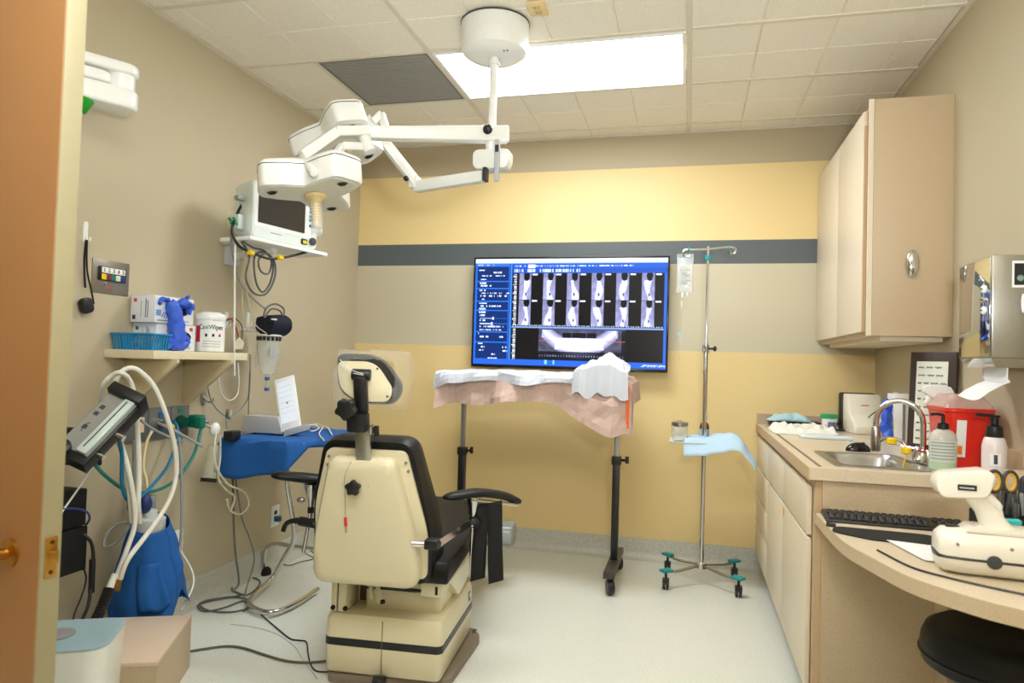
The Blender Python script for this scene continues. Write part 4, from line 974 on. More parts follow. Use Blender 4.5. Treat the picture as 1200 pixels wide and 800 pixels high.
starknob('back_knob', MBk @ Matrix.Translation((-.018, .362, .062)) @ Matrix.Rotation(.3, 4, 'Z'), .025, ch)
MB().tube(crm([MBk @ Vector((-.03, .45, .058)), MBk @ Vector((-.052, .40, .066)), MBk @ Vector((-.055, .33, .067)), MBk @ Vector((-.056, .245, .067))], 5), .0009, 5).build('pull_cord', M_grey, ch)
MB().cyl(MBk @ Vector((-.056, .245, .068)), MBk @ Vector((-.056, .215, .068)), .0055, n=10).build('red_pull', M_red, ch)
MB().cyl(MBk @ Vector((-.056, .215, .068)), MBk @ Vector((-.056, .19, .068)), .003, n=8).build('pull_tip', M_steel, ch)
# headrest
MB().bx(-.034, .034, -.0, .012, .44, .60, MBk @ Matrix.Translation((0, 0, .045)) @ Matrix.Rotation(0, 4, 'X')).build('head_post', M_steel, ch, bevel=.003) if False else None
MB().add([MBk @ Vector(v) for v in [(x, y, z) for z in (.03, .045) for y in (.44, .575) for x in (-.02, .035)]], [(0, 2, 3, 1), (4, 5, 7, 6), (0, 1, 5, 4), (2, 6, 7, 3), (0, 4, 6, 2), (1, 3, 7, 5)]).build('head_post', M_steel, ch, bevel=.003)
def kbox(x0, x1, y0, y1, z0, z1): return MB().bx(x0, x1, y0, y1, z0, z1, MBk)
kbox(-.04, .03, .555, .62, .02, .07).build('head_bracket', M_black, ch, bevel=.008)
kbox(-.024, .022, .61, .745, .0, .04).build('head_arm', M_black, ch, bevel=.012)
kbox(.03, .045, .545, .575, .02, .05).build('latch', M_steel, ch, bevel=.004)
kbox(.045, .06, .535, .57, .015, .035).build('catch', M_black, ch, bevel=.003)
starknob('head_knob', MBk @ Matrix.Translation((-.026, .645, .065)) @ Matrix.Rotation(.9, 4, 'Z'), .033, ch, .045)
ho = Vector((.014, .728, -.02))
HB = MBk @ Matrix.Translation(ho) @ Matrix.Rotation(math.radians(-14), 4, 'X') @ Matrix.Rotation(math.radians(8), 4, 'Y')
hp = rpoly([(-.122, .085), (.035, .086), (.118, -.022), (.092, -.086), (-.03, -.088), (-.108, -.05)], [.035, .06, .06, .04, .04, .06])
hq = rpoly([(-.115, .058), (.022, .060), (.090, -.035), (.075, -.080), (-.03, -.082), (-.098, -.045)], [.03, .045, .035, .025, .03, .05])
mb = MB(); mb.loft([[HB @ Vector((x*k, y*k, z)) for x, y in hp] for (k, z) in ((.95, 0), (1, -.012), (1.03, -.04), (1, -.065), (.9, -.078))]); mb.build('head_cushion', P('covered_black_vinyl', (38, 40, 42), .3, coat=.4, var=.3, scale=25), ch)
MB().prism(hq, 0, .008, HB).build('head_plate', M_cream, ch, bevel=.003)
for (x, y) in ((.03, .035), (.07, -.06)): MB().lathe([(.004, 0), (.004, .002)], n=8, M=HB @ Matrix.Translation((x, y, .009))).build('screw', M_dgrey, ch)
mb = MB(); mb.cyl(HB @ Vector((-.055, .012, .02)), HB @ Vector((.01, .012, .02)), .02, n=18); mb.build('head_pivot', M_black, ch, bevel=.003)
def filmf(u, v):
    a = u*2*PI; kx = math.cos(a); ky = math.sin(a)
    R_ = .150*(1+.10*nz(kx*2, ky*2, 1)); zz = -.09+.12*v
    sq = 1/max(abs(kx), abs(ky))**.6
    k2 = 1.0 if v < .75 else 1-.35*(v-.75)/.25
    return HB @ Vector((.008+kx*R_*.93*sq*k2*(1+.05*nz(kx*5, ky*5, v*4)), -.004+ky*R_*.72*sq*k2*(1+.08*nz(kx*5, v*4, ky*5)), zz+.008*nz(kx*6, ky*6, v*5)))
MB().grid(filmf, 48, 10).build('plastic_cover', P('clear_film', (236, 240, 240), .12, alpha=.14), ch)
for dy_ in (0, .012): MB().tube(crm([HB @ Vector((-.10, .05+dy_, .02)), HB @ Vector((-.06, .02+dy_*.8, .036)), HB @ Vector((-.01, .01+dy_*.3, .042))], 5), .0014, 5).build('cover_elastic', M_white, ch)
# right armrest
ar = MB()
def padring(p, d, w, h, n=16):
    d = Vector(d).normalized(); s = d.cross(Vector((0, 0, 1))).normalized(); u = s.cross(d)
    return [Vector(p)+s*math.cos(a)*w+u*math.sin(a)*h for a in [2*PI*k/n for k in range(n)]]
def pad(parent, pts, ws, hs, name, mt):
    p = crm(pts, 5); m_ = len(p)
    def it(a, t): k = t*(len(a)-1); i = min(int(k), len(a)-2); return a[i]*(1-k+i)+a[i+1]*(k-i)
    rings = []
    for i, q in enumerate(p):
        d = p[min(i+1, m_-1)]-p[max(i-1, 0)]; t = i/(m_-1); rings.append(padring(q, d, it(ws, t), it(hs, t)))
    return MB().loft(rings).build(name, mt, parent)
pad(ch, [(.17, -.06, .672), (.20, -.03, .675), (.28, .07, .675), (.36, .20, .645), (.405, .26, .615), (.415, .275, .605)], [.012, .035, .042, .045, .04, .012], [.006, .016, .018, .018, .016, .008], 'armrest', M_vinyl)
MB().loft([padring((.25, .04, .652), (.6, 1, -.15), .03, .008, 10), padring((.395, .24, .60), (.6, 1, -.3), .036, .008, 10)]).build('arm_board', M_cream, ch)
MB().lathe([(.012, .54), (.012, .585), (.016, .59), (.02, .62), (.03, .655), (.03, .66)], (.262, .06, 0), n=16).build('arm_swivel', M_chrome, ch)
MB().lathe([(.0135, .57), (.0135, .58)], (.262, .06, 0), n=16).build('swivel_ring', M_black, ch)
MB().cyl((.262, .06, .33), (.262, .06, .56), .008, n=12).build('arm_post', M_chrome, ch)
ps = MBk @ Vector((.175, .155, .045))
MB().cyl(ps, ps+Vector((.05, .01, .0)), .0125, n=14).build('arm_socket', M_chrome, ch)
MB().box(ps+Vector((.07, .02, 0)), (.05, .05, .034)).build('arm_clamp', M_black, ch, bevel=.006)
q0 = ps+Vector((.095, .02, 0)); q1 = Vector((.262, .07, .555))
mb = MB(); mb.tube([q0, q1], .016, 4); mb.build('arm_bar', M_chrome, ch)
MB().cyl((.275, .05, .555), (.275, .10, .555), .022, n=14).build('bar_knob', M_black, ch)
def strap(x0, y0, z0, x1, y1, z1, w):
    def fn(u, v): return (x0+(x1-x0)*v+(u-.5)*w*.9, y0+(y1-y0)*v+(u-.5)*w*.45+.006*math.sin(v*7+u), z0+(z1-z0)*v+.012*(u-.5))
    return MB().grid(fn, 4, 16)
strap(.300, .08, .63, .292, .055, .325, .06).build('arm_strap', P('black_webbing', (18, 18, 19), .8, bump=.5, bscale=400), ch, solid=.004)
strap(.345, .10, .635, .365, .075, .315, .062).build('arm_strap', MATS['black_webbing'], ch, solid=.004)
# left armrest, swung out
pad(ch, [(-.545, -.10, .725), (-.52, -.085, .725), (-.44, -.03, .712), (-.34, .06, .69), (-.27, .12, .675), (-.255, .135, .672)], [.012, .036, .045, .045, .036, .012], [.006, .017, .022, .022, .017, .008], 'armrest', M_vinyl)
MB().lathe([(.01, .585), (.012, .60), (.014, .62), (.03, .665), (.032, .685)], (-.41, -.01, 0), n=16).build('arm_swivel', M_chrome, ch)
MB().sph((-.445, -.03, .62), .018, 12, (1.1, .8, .7)).build('swivel_lever', M_steel, ch)
MB().cyl((-.41, -.01, .59), (-.41, -.01, .565), .013, n=12).build('swivel_ring', M_black, ch)
MB().cyl((-.435, -.01, .40), (-.41, -.01, .57), .0085, n=12).build('arm_post', M_chrome, ch)
MB().cyl((-.44, .0, .525), (-.22, -.10, .53), .011, n=12).build('arm_bar', M_chrome, ch)
MB().cyl((-.46, .0, .525), (-.385, -.02, .525), .02, n=14).build('bar_clamp', M_black, ch, bevel=.003)
MB().tube(crm([(-.42, .0, .527), (-.49, .0, .525), (-.52, -.005, .51), (-.53, -.01, .48)], 5), [.013]*5+[.011]*5+[.01]*6, 10).build('clamp_handle', M_black, ch)
strap(-.30, -.02, .58, -.295, -.03, .44, .05).build('arm_strap', MATS['black_webbing'], ch, solid=.004)

# ================================================================ CEILING LAMP
pl = Vector((-.855, 2.88, 0))
cp_ = thing('ceiling_mount', 'round white drum shaped lamp mount on the ceiling with twin jointed arms', 'lamp mount', (pl.x, pl.y, H-.15))
M_arm = P('lamp_white', (232, 233, 228), .3, coat=.3)
MB().lathe([(.06, .0), (.115, .003), (.14, .02), (.148, .05), (.15, .15)], n=40).build('drum', M_arm, cp_)
MB().lathe([(.152, .143), (.152, .15)], n=40).build('drum_ring', M_dgrey, cp_)
for x in (.06, .075): MB().lathe([(.004, -.003), (.004, .002)], (x, -.06, .002), n=8).build('drum_screw', M_dgrey, cp_)
# world-space arms
AZ = 2.215
MB().cyl((pl.x, pl.y, AZ-.16), (pl.x, pl.y, H-.14), .017, n=18).build('stem', M_arm, cp_, world=True)
MB().lathe([(.024, 0), (.026, .004), (.022, .03), (.018, .034)], (pl.x, pl.y, H-.182), n=18).build('stem_collar', M_arm, cp_, world=True)
def boxarm(a, b, w0, h0, w1, h1):
    a, b = Vector(a), Vector(b); d = (b-a).normalized(); s = d.cross(Vector((0, 0, 1))).normalized(); u = s.cross(d)
    rg = []
    for p, w, h in ((a, w0, h0), (b, w1, h1)): rg.append([p+s*w-u*h, p+s*w+u*h, p-s*w+u*h, p-s*w-u*h])
    return MB().loft(rg)
E1 = W(425, 156, Y=2.62)
boxarm((pl.x+.065, pl.y+.03, AZ-.002), E1, .03, .034, .024, .026).build('upper_arm', M_arm, cp_, world=True, bevel=.006, segs=3)
MB().sph((pl.x-.005, pl.y-.05, AZ+.0), .022, 16, (1, .7, 1)).build('tension_knob', M_black, cp_, world=True)
# lower hub and arm
hz = AZ-.115
mb = MB(); mb.prism(rpoly([(-.075, -.03), (-.06, -.05), (.075, -.05), (.09, -.02), (.09, .025), (.07, .035), (-.06, .035), (-.075, .02)], .012), -.035, .035, frame((pl.x, pl.y, hz), (1, 0, 0), (0, 0, 1))); mb.build('hub', M_arm, cp_, world=True, bevel=.006)
MB().cyl((pl.x, pl.y, hz+.03), (pl.x, pl.y, AZ-.03), .026, n=18).build('hub_collar', M_arm, cp_, world=True)
mb = MB(); mb.bx(pl.x+.028, pl.x+.05, pl.y-.05, pl.y-.034, hz-.11, hz+.07); mb.build('bracket_plate', P('grey_plate', (176, 180, 182), .4), cp_, world=True, bevel=.003)
MB().bx(pl.x+.031, pl.x+.047, pl.y-.053, pl.y-.049, hz+.015, hz+.045).build('bracket_slot', M_black, cp_, world=True)
MB().bx(pl.x-.022, pl.x-.006, pl.y-.05, pl.y-.01, hz-.105, hz-.048).build('pivot_block', M_black, cp_, world=True)
A1 = Vector((pl.x-.03, pl.y, hz-.075)); E2 = W(487, 219, Y=2.98)
boxarm(A1, E2, .02, .024, .02, .026).build('lower_arm', M_arm, cp_, world=True, bevel=.004)
E3 = W(428, 138, Y=2.82)
boxarm(E2+Vector((0, 0, .02)), E3, .021, .024, .019, .021).build('spring_arm', M_arm, cp_, world=True, bevel=.004)
MB().box(E2+Vector((-.005, 0, .02)), (.045, .05, .055)).build('elbow', M_arm, cp_, world=True, bevel=.006)
kp = W(476, 209, Y=2.9); MB().sph(kp, .013, 12).build('elbow_knob', M_black, cp_, world=True)

# lamp heads: three-lobed housings
def lobed(R, wl, wr, notch, n=3, a0=0):
    """outline of a three-lobed head: tapering lobes with clipped ends"""
    out = []
    for k in range(n):
        a = a0+2*PI*k/n; d = Vector((math.cos(a), math.sin(a))); s = Vector((-d.y, d.x))
        out += [d*R*.62-s*wr, d*R*.94-s*wl, d*R-s*wl*.62, d*R+s*wl*.62, d*R*.94+s*wl, d*R*.62+s*wr]
        b = a+PI/n; out.append(Vector((math.cos(b), math.sin(b)))*notch)
    return [(v.x, v.y) for v in out]
def lamphead(name, label, center, ez, a0, R=.215):
    """ez: the direction of the lamp's back; lobes turned by a0"""
    ez = Vector(ez).normalized(); ex = Vector((1, 0, 0)); ex = (ex-ez*ex.dot(ez)).normalized(); ey = ez.cross(ex)
    t = thing(name, label, 'surgical lamp', center, group='surgical lamps on the ceiling mount')
    t.rotation_euler = Matrix(((ex.x, ey.x, ez.x), (ex.y, ey.y, ez.y), (ex.z, ey.z, ez.z))).to_euler()
    def ring(k, z, off=0): return [Vector((x*k, y*k, z)) for x, y in rpoly(lobed(R, .066, .082, .10, 3, a0), .010, 3)]
    MB().loft([ring(.93, .003), ring(.975, 0.004), ring(1.0, .014), ring(1.0, .086)]).build('housing', M_arm, t)
    MB().loft([ring(1.004, .086), ring(1.004, .089)]).build('gasket', M_blackmat, t)
    MB().loft([ring(1.0, .089), ring(1.0, .096), ring(.95, .106), ring(.6, .125), ring(.2, .13)]).build('back_cover', M_arm, t)
    MB().loft([ring(.88, .001), ring(.9, .006)]).build('lens_face', P('lamp_lens_face', (226, 224, 208), .3), t)
    for k in range(3):
        a = a0+2*PI*k/3
        p = MB(); p.sph((math.cos(a)*R*.76, math.sin(a)*R*.76, .001), .017, 14, (1.3, .9, .25), None)
        ps_ = p.build('lamp_port', P('port_rim', (70, 70, 66), .4), t)
        p = MB(); p.sph((math.cos(a)*R*.76, math.sin(a)*R*.76, -.004), .012, 12, (1.3, .8, .3)); p.build('port_bulb', P('port_glass', (30, 24, 26), .1), ps_)
    MB().lathe([(.03, .002), (.042, -.002), (.04, -.012), (.026, -.018), (.022, -.024)], n=24).build('handle_collar', M_cream2, t)
    hd = MB(); hd.lathe([(.021, -.022), (.021, -.03), (.0175, -.034), (.0165, -.12), (.012, -.128), (.004, -.13)], n=20); hd = hd.build('handle', M_cream2, t)
    for k in range(6): MB().lathe([(.0182, -.045-.011*k), (.0182, -.049-.011*k)], n=20).build('grip_ring', P('grip_ring_tan', (214, 186, 122), .4), hd)
    MB().lathe([(.024, -.026), (.026, -.08), (.022, -.15), (.024, -.155), (.021, -.155), (.019, -.10)], n=16).build('handle_sleeve', M_clear, hd)
    return t
# azimuth of the sight line to the lamps, so that one lobe points into the room towards the doorway
c1 = W(370, 229, Y=2.36); c2 = W(402, 174, Y=2.68)
def tilt(c, deg, roll=0):
    d = Vector((-c.x, -c.y, 0)).normalized(); a = math.radians(deg)   # bottom turned to the doorway
    r = Vector((c.y, -c.x, 0)).normalized()*math.sin(math.radians(roll))
    return Vector((-d.x*math.sin(a), -d.y*math.sin(a), math.cos(a)))-r
def view_ang(c): return math.atan2(c.y, c.x)
lamp1 = lamphead('surgical_lamp', 'three lobed white surgical lamp hanging lowest, in front of the patient monitor', c1, tilt(c1, 8, 4), view_ang(c1)-PI/2+math.radians(-54), R=.208)
lamp2 = lamphead('surgical_lamp', 'three lobed white surgical lamp held higher up, close to the ceiling grille', c2, tilt(c2, 15, 18), view_ang(c2)-PI/2+math.radians(-78), R=.208)
# yokes
def yoke(t, pts, r=.014): return MB().tube([Vector(p) for p in crm(pts, 2)], r, 8).build('yoke', M_arm, t, world=True)
def bent(t, pts, w, h):
    for a, b in zip(pts[:-1], pts[1:]): boxarm(a, b, w, h, w, h).build('yoke_arm', M_arm, t, world=True, bevel=.005, segs=3)
Y1 = [W(432, 153, Y=2.60), W(394, 154, Y=2.50), W(354, 182, Y=2.36)]
bent(lamp1, Y1, .016, .02)
MB().cyl(W(354, 184, Y=2.33), W(368, 203, Y=2.22), .014, n=12).build('yoke_pin', M_arm, lamp1, world=True, bevel=.002)
MB().cyl(W(425, 157, Y=2.60), W(434, 178, Y=2.60), .026, .024, n=16).build('yoke_swivel', M_arm, lamp1, world=True)
bent(lamp1, [W(428, 172, Y=2.60), W(401, 171, Y=2.52), W(388, 190, Y=2.44)], .012, .016)
bent(lamp2, [W(437, 143, Y=2.82), W(447, 133, Y=2.84), W(452, 150, Y=2.84)], .014, .016)

# ================================================================ LEFT WALL
def hose(name, mt, label, px, r, X=None, Z=None, cat='hose', n=6, ns=10, group=None, parent=None):
    """tube through measured points; each is (px, py) or (px, py, x-plane)"""
    pts = [W(p[0], p[1], X=(p[2] if len(p) > 2 else X)) if Z is None else W(p[0], p[1], Z=Z) for p in px]
    mb = MB(); mb.tube(crm(pts, n), r, ns)
    if parent is not None: return mb.build(name, mt, parent, world=True)
    return mb.solo(name, mt, label, cat, group)
# folding x-ray arm bracket high on the wall
xa = thing('xray_arm', 'folded white jointed x-ray arm high on the wall with a green nose', 'x-ray arm', (XL, 2.06, 2.2))
xo = Vector((XL+.17, 2.06, 2.225))
MB().bx(XL+.001, XL+.04, 1.93, 2.05, 2.08, 2.31).build('wall_plate', M_white, xa, world=True, bevel=.006)
def slab(name, out, z0, z1, bev=.012): mb = MB(); mb.prism(out, z0, z1); return mb.build(name, M_whitegl, xa, world=True, bevel=bev, segs=3)
p0, p1, p2, p3 = W(104, 68, Z=2.30), W(140, 62, Z=2.30), W(167, 84, Z=2.30), W(150, 92, Z=2.30)
XR_ = Matrix.Rotation(math.radians(58), 2)
def lk(L, Wd, ox): return [tuple(Vector((XL+.13, 2.07)) + XR_ @ Vector((x+ox, y))) for x, y in rrect(L, Wd, Wd*.46, 6)]
slab('upper_link', lk(.30, .12, .0), 2.255, 2.297)
slab('middle_link', lk(.22, .11, -.05), 2.205, 2.248)
slab('lower_link', lk(.30, .125, .0), 2.125, 2.20)
hq2 = Vector((XL+.13, 2.07)) + XR_ @ Vector((.09, 0)); MB().cyl((hq2.x, hq2.y, 2.13), (hq2.x, hq2.y, 2.29), .05, n=24).build('hinge', M_whitegl, xa, world=True)
mb = MB(); mb.lathe([(.03, -.05), (.04, -.045), (.062, -.005), (.062, 0)], (XL+.12, 2.0, 2.12), n=20); mb.build('green_nose', P('bright_green', (0, 150, 20), .4), xa, world=True)
mb = MB(); mb.lathe([(.012, -.04), (.022, -.035), (.03, 0)], (XL+.12, 2.0, 2.07), n=16); mb.build('nose_tip', M_lgrey, xa, world=True)

# steel wall plate with numbered buttons
pa, pb = W(108, 303, X=XL), W(149.5, 346, X=XL)
ctl = thing('control_plate', 'brushed steel wall plate with five numbered coloured buttons', 'wall plate', (XL, (pa.y+pb.y)/2, (pa.z+pb.z)/2))
hw, hh = (pb.y-pa.y)/2, .068
MB().bx(0, .004, -hw, hw, -hh, hh).build('plate', P('plate_steel', (150, 144, 134), .38, metal=.85, var=.05), ctl, bevel=.001)
MB().bx(.004, .012, -.066, .068, -.016, .040).build('button_block', M_black, ctl, bevel=.001)
tc_ = [(240, 200, 20), (110, 40, 40), (20, 110, 110), (220, 222, 200), (30, 50, 120)]
MB().bx(.012, .015, -.057, .061, .014, .037).build('number_strip', M_label, ctl, bevel=.001)
for k in range(5):
    y = -.045+k*.0235
    text('numeral', str(k+1), .023, M_ink, ctl, frame((.0155, y, .025), (0, 1, 0), (0, 0, 1)))
    MB().bx(.012, .015, y-.0115, y+.0115, -.013, .010).build('colour_key', P('key_%d' % k, tc_[k], .4), ctl, bevel=.001)
MB().box((.0045, -.005, -.042), (.001, .022, .006)).build('red_mark', M_red, ctl)
MB().lathe([(.006, 0), (.006, .004), (.004, .005)], n=10, M=Matrix.Translation((.004, -.028, -.028)) @ Matrix.Rotation(PI/2, 4, 'Y')).build('screw', M_steel, ctl)
# adhesive hook with lanyard
hk = W(99.5, 272, X=XL)
h_ = thing('adhesive_hook', 'white adhesive wall hook beside the steel button plate', 'hook', (XL, hk.y, hk.z))
MB().prism(rrect(.02, .085, .01), 0, .005, frame((0.0, 0, 0), (0, 1, 0), (0, 0, 1))).build('back_plate', M_white, h_)
MB().tube(crm([(.004, 0, .0), (.012, 0, -.03), (.024, 0, -.035), (.026, 0, -.02)], 4), .004).build('prong', M_white, h_)
ln = thing('lanyard', 'black lanyard with a black fob hanging from the white hook', 'lanyard', (XL+.02, hk.y, hk.z-.04))
MB().tube(crm([W(101, 281, X=XL+.02), W(99, 300, X=XL+.014), W(99, 320, X=XL+.012), W(100, 337, X=XL+.012)], 5), .004, 6).build('strap', M_black, ln, world=True)
MB().tube(crm([W(102, 281, X=XL+.024), W(102, 315, X=XL+.016), W(107, 340, X=XL+.02), W(110, 356, X=XL+.02)], 5), .0035, 6).build('strap', M_black, ln, world=True)
fb = W(101, 358, X=XL+.02); mb = MB(); mb.prism(rrect(.055, .06, .018), -.012, .012, frame(fb, (0, 1, .3), (0, -.3, 1))); mb.build('fob', M_black, ln, world=True, bevel=.006)

# shelf
SZ, SY0_, SY1_, SXF = 1.22, 2.305, 2.925, -2.052
sf = thing('wall_shelf', 'cream laminate wall shelf on two triangular brackets', 'shelf', (XL, 2.6, SZ-.03))
M_shelf = P('shelf_laminate', (226, 214, 182), .5, var=.03)
MB().prism(rpoly([(XL+.001, SY0_), (SXF, SY0_), (SXF, SY1_), (XL+.001, SY1_)], [.001, .004, .03, .001]), SZ-.034, SZ).build('board', M_shelf, sf, world=True, bevel=.002)
for y in (2.42, 2.77):
    mb = MB(); mb.prism([(XL+.001, SZ-.034), (SXF+.02, SZ-.034), (SXF+.02, SZ-.05), (XL+.04, SZ-.24), (XL+.001, SZ-.24)], -.009, .009, frame((0, y, 0), (1, 0, 0), (0, 0, 1)))
    mb.build('bracket', P('bracket_laminate', (204, 188, 150), .5), sf, world=True, bevel=.002)
# blue basket
bk = thing('slotted_basket', 'small bright blue slotted plastic basket on the wall shelf', 'basket', (-2.175, 2.372, SZ+.0005))
M_bk = P('basket_blue', (20, 132, 186), .4)
bw, bd_, bh = .2, .105, .06
MB().bx(-bw/2+.008, bw/2-.008, -bd_/2+.008, bd_/2-.008, 0, .004).build('floor', M_bk, bk)
mb = MB(); mb.loft([[Vector((x, y, z)) for x, y in rrect(w_, d_, .012, 3)] for (w_, d_, z) in ((bw+.012, bd_+.012, bh), (bw+.016, bd_+.016, bh+.004), (bw+.012, bd_+.012, bh+.008), (bw-.004, bd_-.004, bh+.008), (bw-.004, bd_-.004, bh), (bw+.012, bd_+.012, bh))], cap=False); mb.build('rim', M_bk, bk)
for k in range(13):
    for s in (-1, 1): MB().hexa([(-bw/2+.01+k*.0145, s*(bd_/2-.01), .0), (-bw/2+.016+k*.0145, s*(bd_/2-.01), .0), (-bw/2+.016+k*.0145, s*(bd_/2-.007), .0), (-bw/2+.01+k*.0145, s*(bd_/2-.007), 0)], [(-bw/2+.006+k*.0152, s*(bd_/2-.002), bh), (-bw/2+.0125+k*.0152, s*(bd_/2-.002), bh), (-bw/2+.0125+k*.0152, s*(bd_/2+.001), bh), (-bw/2+.006+k*.0152, s*(bd_/2+.001), bh)]).build('slat', M_bk, bk, smooth=False)
for k in range(7):
    for s in (-1, 1): MB().hexa([(s*(bw/2-.01), -bd_/2+.01+k*.0138, 0), (s*(bw/2-.007), -bd_/2+.01+k*.0138, 0), (s*(bw/2-.007), -bd_/2+.016+k*.0138, 0), (s*(bw/2-.01), -bd_/2+.016+k*.0138, 0)], [(s*(bw/2-.002), -bd_/2+.007+k*.0145, bh), (s*(bw/2+.001), -bd_/2+.007+k*.0145, bh), (s*(bw/2+.001), -bd_/2+.013+k*.0145, bh), (s*(bw/2-.002), -bd_/2+.013+k*.0145, bh)]).build('slat', M_bk, bk, smooth=False)
# glove boxes
def glovebox(name, label, x, y, z, rz, kind):
    t = thing(name, label, 'glove box', (x, y, z), (0, 0, rz), group='glove boxes stacked on the wall shelf')
    MB().bx(-.06, .06, -.12, .12, 0, .115).build('carton', P('carton_white', (228, 232, 236), .5), t, bevel=.002)
    # long face is +x
    for (y0, y1, z0, z1, c_) in ((.08, .1, .09, .105, (200, 60, 60)), (.02, .045, .088, .102, (70, 80, 110)), (-.105, -.04, .008, .014, (150, 156, 166)), (-.02, .09, .012, .016, (160, 166, 176)), (-.115, -.085, .03, .055, (120, 150, 210))):
        MB().bx(.0601, .0606, y0, y1, z0, z1).build('print', P('ink_%d%d%d' % c_, c_, .5), t)
    # end face towards -y
    for (x0, x1, z0, z1, c_) in ((-.045, -.03, .085, .1, (214, 70, 60) if kind == 0 else (30, 140, 90)), (.012, .017, .02, .10, (120, 126, 136)), (.022, .026, .02, .09, (120, 126, 136)), (-.01, -.007, .02, .09, (160, 166, 176)), (-.05, -.035, .012, .03, (50, 54, 64))):
        MB().bx(x0, x1, -.1206, -.1201, z0, z1).build('print', P('ink_%d%d%d' % c_, c_, .5), t)
    # oval opening
    MB().prism([(math.cos(a)*.07, math.sin(a)*.028) for a in [2*PI*k/24 for k in range(24)]], 0, .0008, frame((.0602, .02, .062), (0, 1, 0), (0, 0, 1))).build('opening', M_blackmat, t)
    # hand picture
    for k in range(5):
        MB().tube([(.061, -.068+.009*k, .045), (.061, -.082+.013*k, .018+.004*abs(k-2))], .003, 4).build('print', P('hand_print', (90, 120, 190), .5), t)
    MB().tube([(.061, -.06, .09), (.061, -.045, .065), (.061, -.05, .04)], [.006, .007, .011], 4).build('print', P('arm_print', (206, 160, 130), .5), t)
    return t
g1 = glovebox('glove_box', 'lower white glove box on the wall shelf, blue gloves hanging in front', -2.229, 2.565, SZ+.0005, .0, 1)
g2 = glovebox('glove_box', 'upper white glove box with a blue glove pulled out of its opening', -2.222, 2.54, SZ+.117, .03, 0)
def limp(name, label, path, rs, seed, extra=()):
    t = thing(name, label, 'glove', Vector(path[-1]), group='loose blue gloves on the shelf')
    mb = MB(); pts = crm(path, 5); m_ = len(pts); rad = []
    for i in range(m_):
        k = i/(m_-1)*(len(rs)-1); j = min(int(k), len(rs)-2); rad.append(rs[j]*(1-k+j)+rs[j+1]*(k-j))
    mb.tube(pts, rad, 12)
    for i, v in enumerate(mb.v):
        n_ = noise.noise_vector(v*45+Vector((seed, 0, 0))); mb.v[i] = v+n_*.009
    mb.build('palm', M_blueglove, t, world=True)
    for e in extra:
        mb = MB(); pp = crm(e, 4); mb.tube(pp, [.011-.004*i/len(pp) for i in range(len(pp))], 8)
        for i, v in enumerate(mb.v): mb.v[i] = v+noise.noise_vector(v*60+Vector((seed, 4, 0)))*.006
        mb.build('finger', M_blueglove, t, world=True)
    return t
xg = -2.15
limp('blue_glove', 'long limp blue glove hanging out of the upper glove box', [W(198, 353, X=xg), W(203, 362, X=xg+.01), W(206, 378, X=xg+.012), W(207, 395, X=xg+.014), W(206, 405, X=xg+.012)], [.022, .03, .034, .034, .03], 1,
     [[W(206, 400, X=xg+.015), W(200, 405, X=xg+.03), W(196, 408, X=xg+.03)], [W(207, 400, X=xg+.02), W(208, 405, X=xg+.03), W(211, 409, X=xg+.03)], [W(197, 352, X=xg), W(190, 350, X=xg+.005), W(188, 356, X=xg+.01)]])
limp('blue_glove', 'crumpled blue glove tuft poking from the upper glove box beside the long glove', [W(210, 356, X=xg), W(216, 355, X=xg+.01), W(222, 360, X=xg+.01), W(220, 368, X=xg+.012)], [.012, .022, .02, .01], 5,
     [[W(217, 355, X=xg), W(219, 349, X=xg+.005), W(222, 348, X=xg+.005)], [W(220, 358, X=xg), W(225, 358, X=xg+.005), W(226, 363, X=xg+.005)]])
limp('blue_glove', 'blue glove spread on the shelf below the lower glove box', [W(196, 398, X=xg+.005), W(204, 404, X=xg+.012), W(214, 404, X=xg+.014), W(219, 405, X=xg+.014)], [.018, .024, .022, .012], 9,
     [[W(198, 396, X=xg), W(192, 400, X=xg+.01), W(190, 405, X=xg+.01)], [W(214, 398, X=xg), W(219, 395, X=xg+.008), W(221, 402, X=xg+.01)]])
# wipes canister
wc = thing('wipes_canister', 'white round wipes canister with black lettering and a red band', 'canister', (-2.152, 2.762, SZ+.0005))
MB().lathe([(.058, 0), (.063, .004), (.063, .145), (.06, .15)], n=40).build('body', M_white, wc)
MB().lathe([(.0655, .146), (.067, .15), (.067, .168), (.062, .175), (.055, .178), (.052, .178)], n=40).build('lid', M_whitegl, wc)
MB().lathe([(.045, .178), (.045, .183), (.03, .184)], n=30).build('flip_cap', M_whitegl, wc)
va = math.atan2(-2.762, 2.152)      # facing the doorway
lb = MB(); lb.grid(lambda u, v: (.0635*math.cos(va-1.15+.42*u), .0635*math.sin(va-1.15+.42*u), .045+.075*v), 8, 1); lb.build('red_band', P('band_red', (214, 30, 60), .4), wc)
tobj = text('lettering', 'CaviWipes', .0255, M_ink, wc, Matrix.Identity(4))
for v in tobj.data.vertices:
    a = va+.05+v.co.x/.0638; r = .0638+v.co.z; v.co = Vector((r*math.cos(a), r*math.sin(a), .113+v.co.y*1.25))
for k, (a_, c_) in enumerate(((-.35, M_ink), (.12, M_ink), (.6, M_red))):
    mb = MB(); mb.grid(lambda u, v: (.0638*math.cos(va+a_+.16*u), .0638*math.sin(va+a_+.16*u), .07+.013*v), 3, 1); mb.build('print', c_ if k else M_ink, wc)
for k in range(3):
    mb = MB(); mb.grid(lambda u, v: (.0638*math.cos(va-.5+1.3*u), .0638*math.sin(va-.5+1.3*u), .048-.012*k+.002*v), 10, 1); mb.build('print', M_inkgrey, wc)

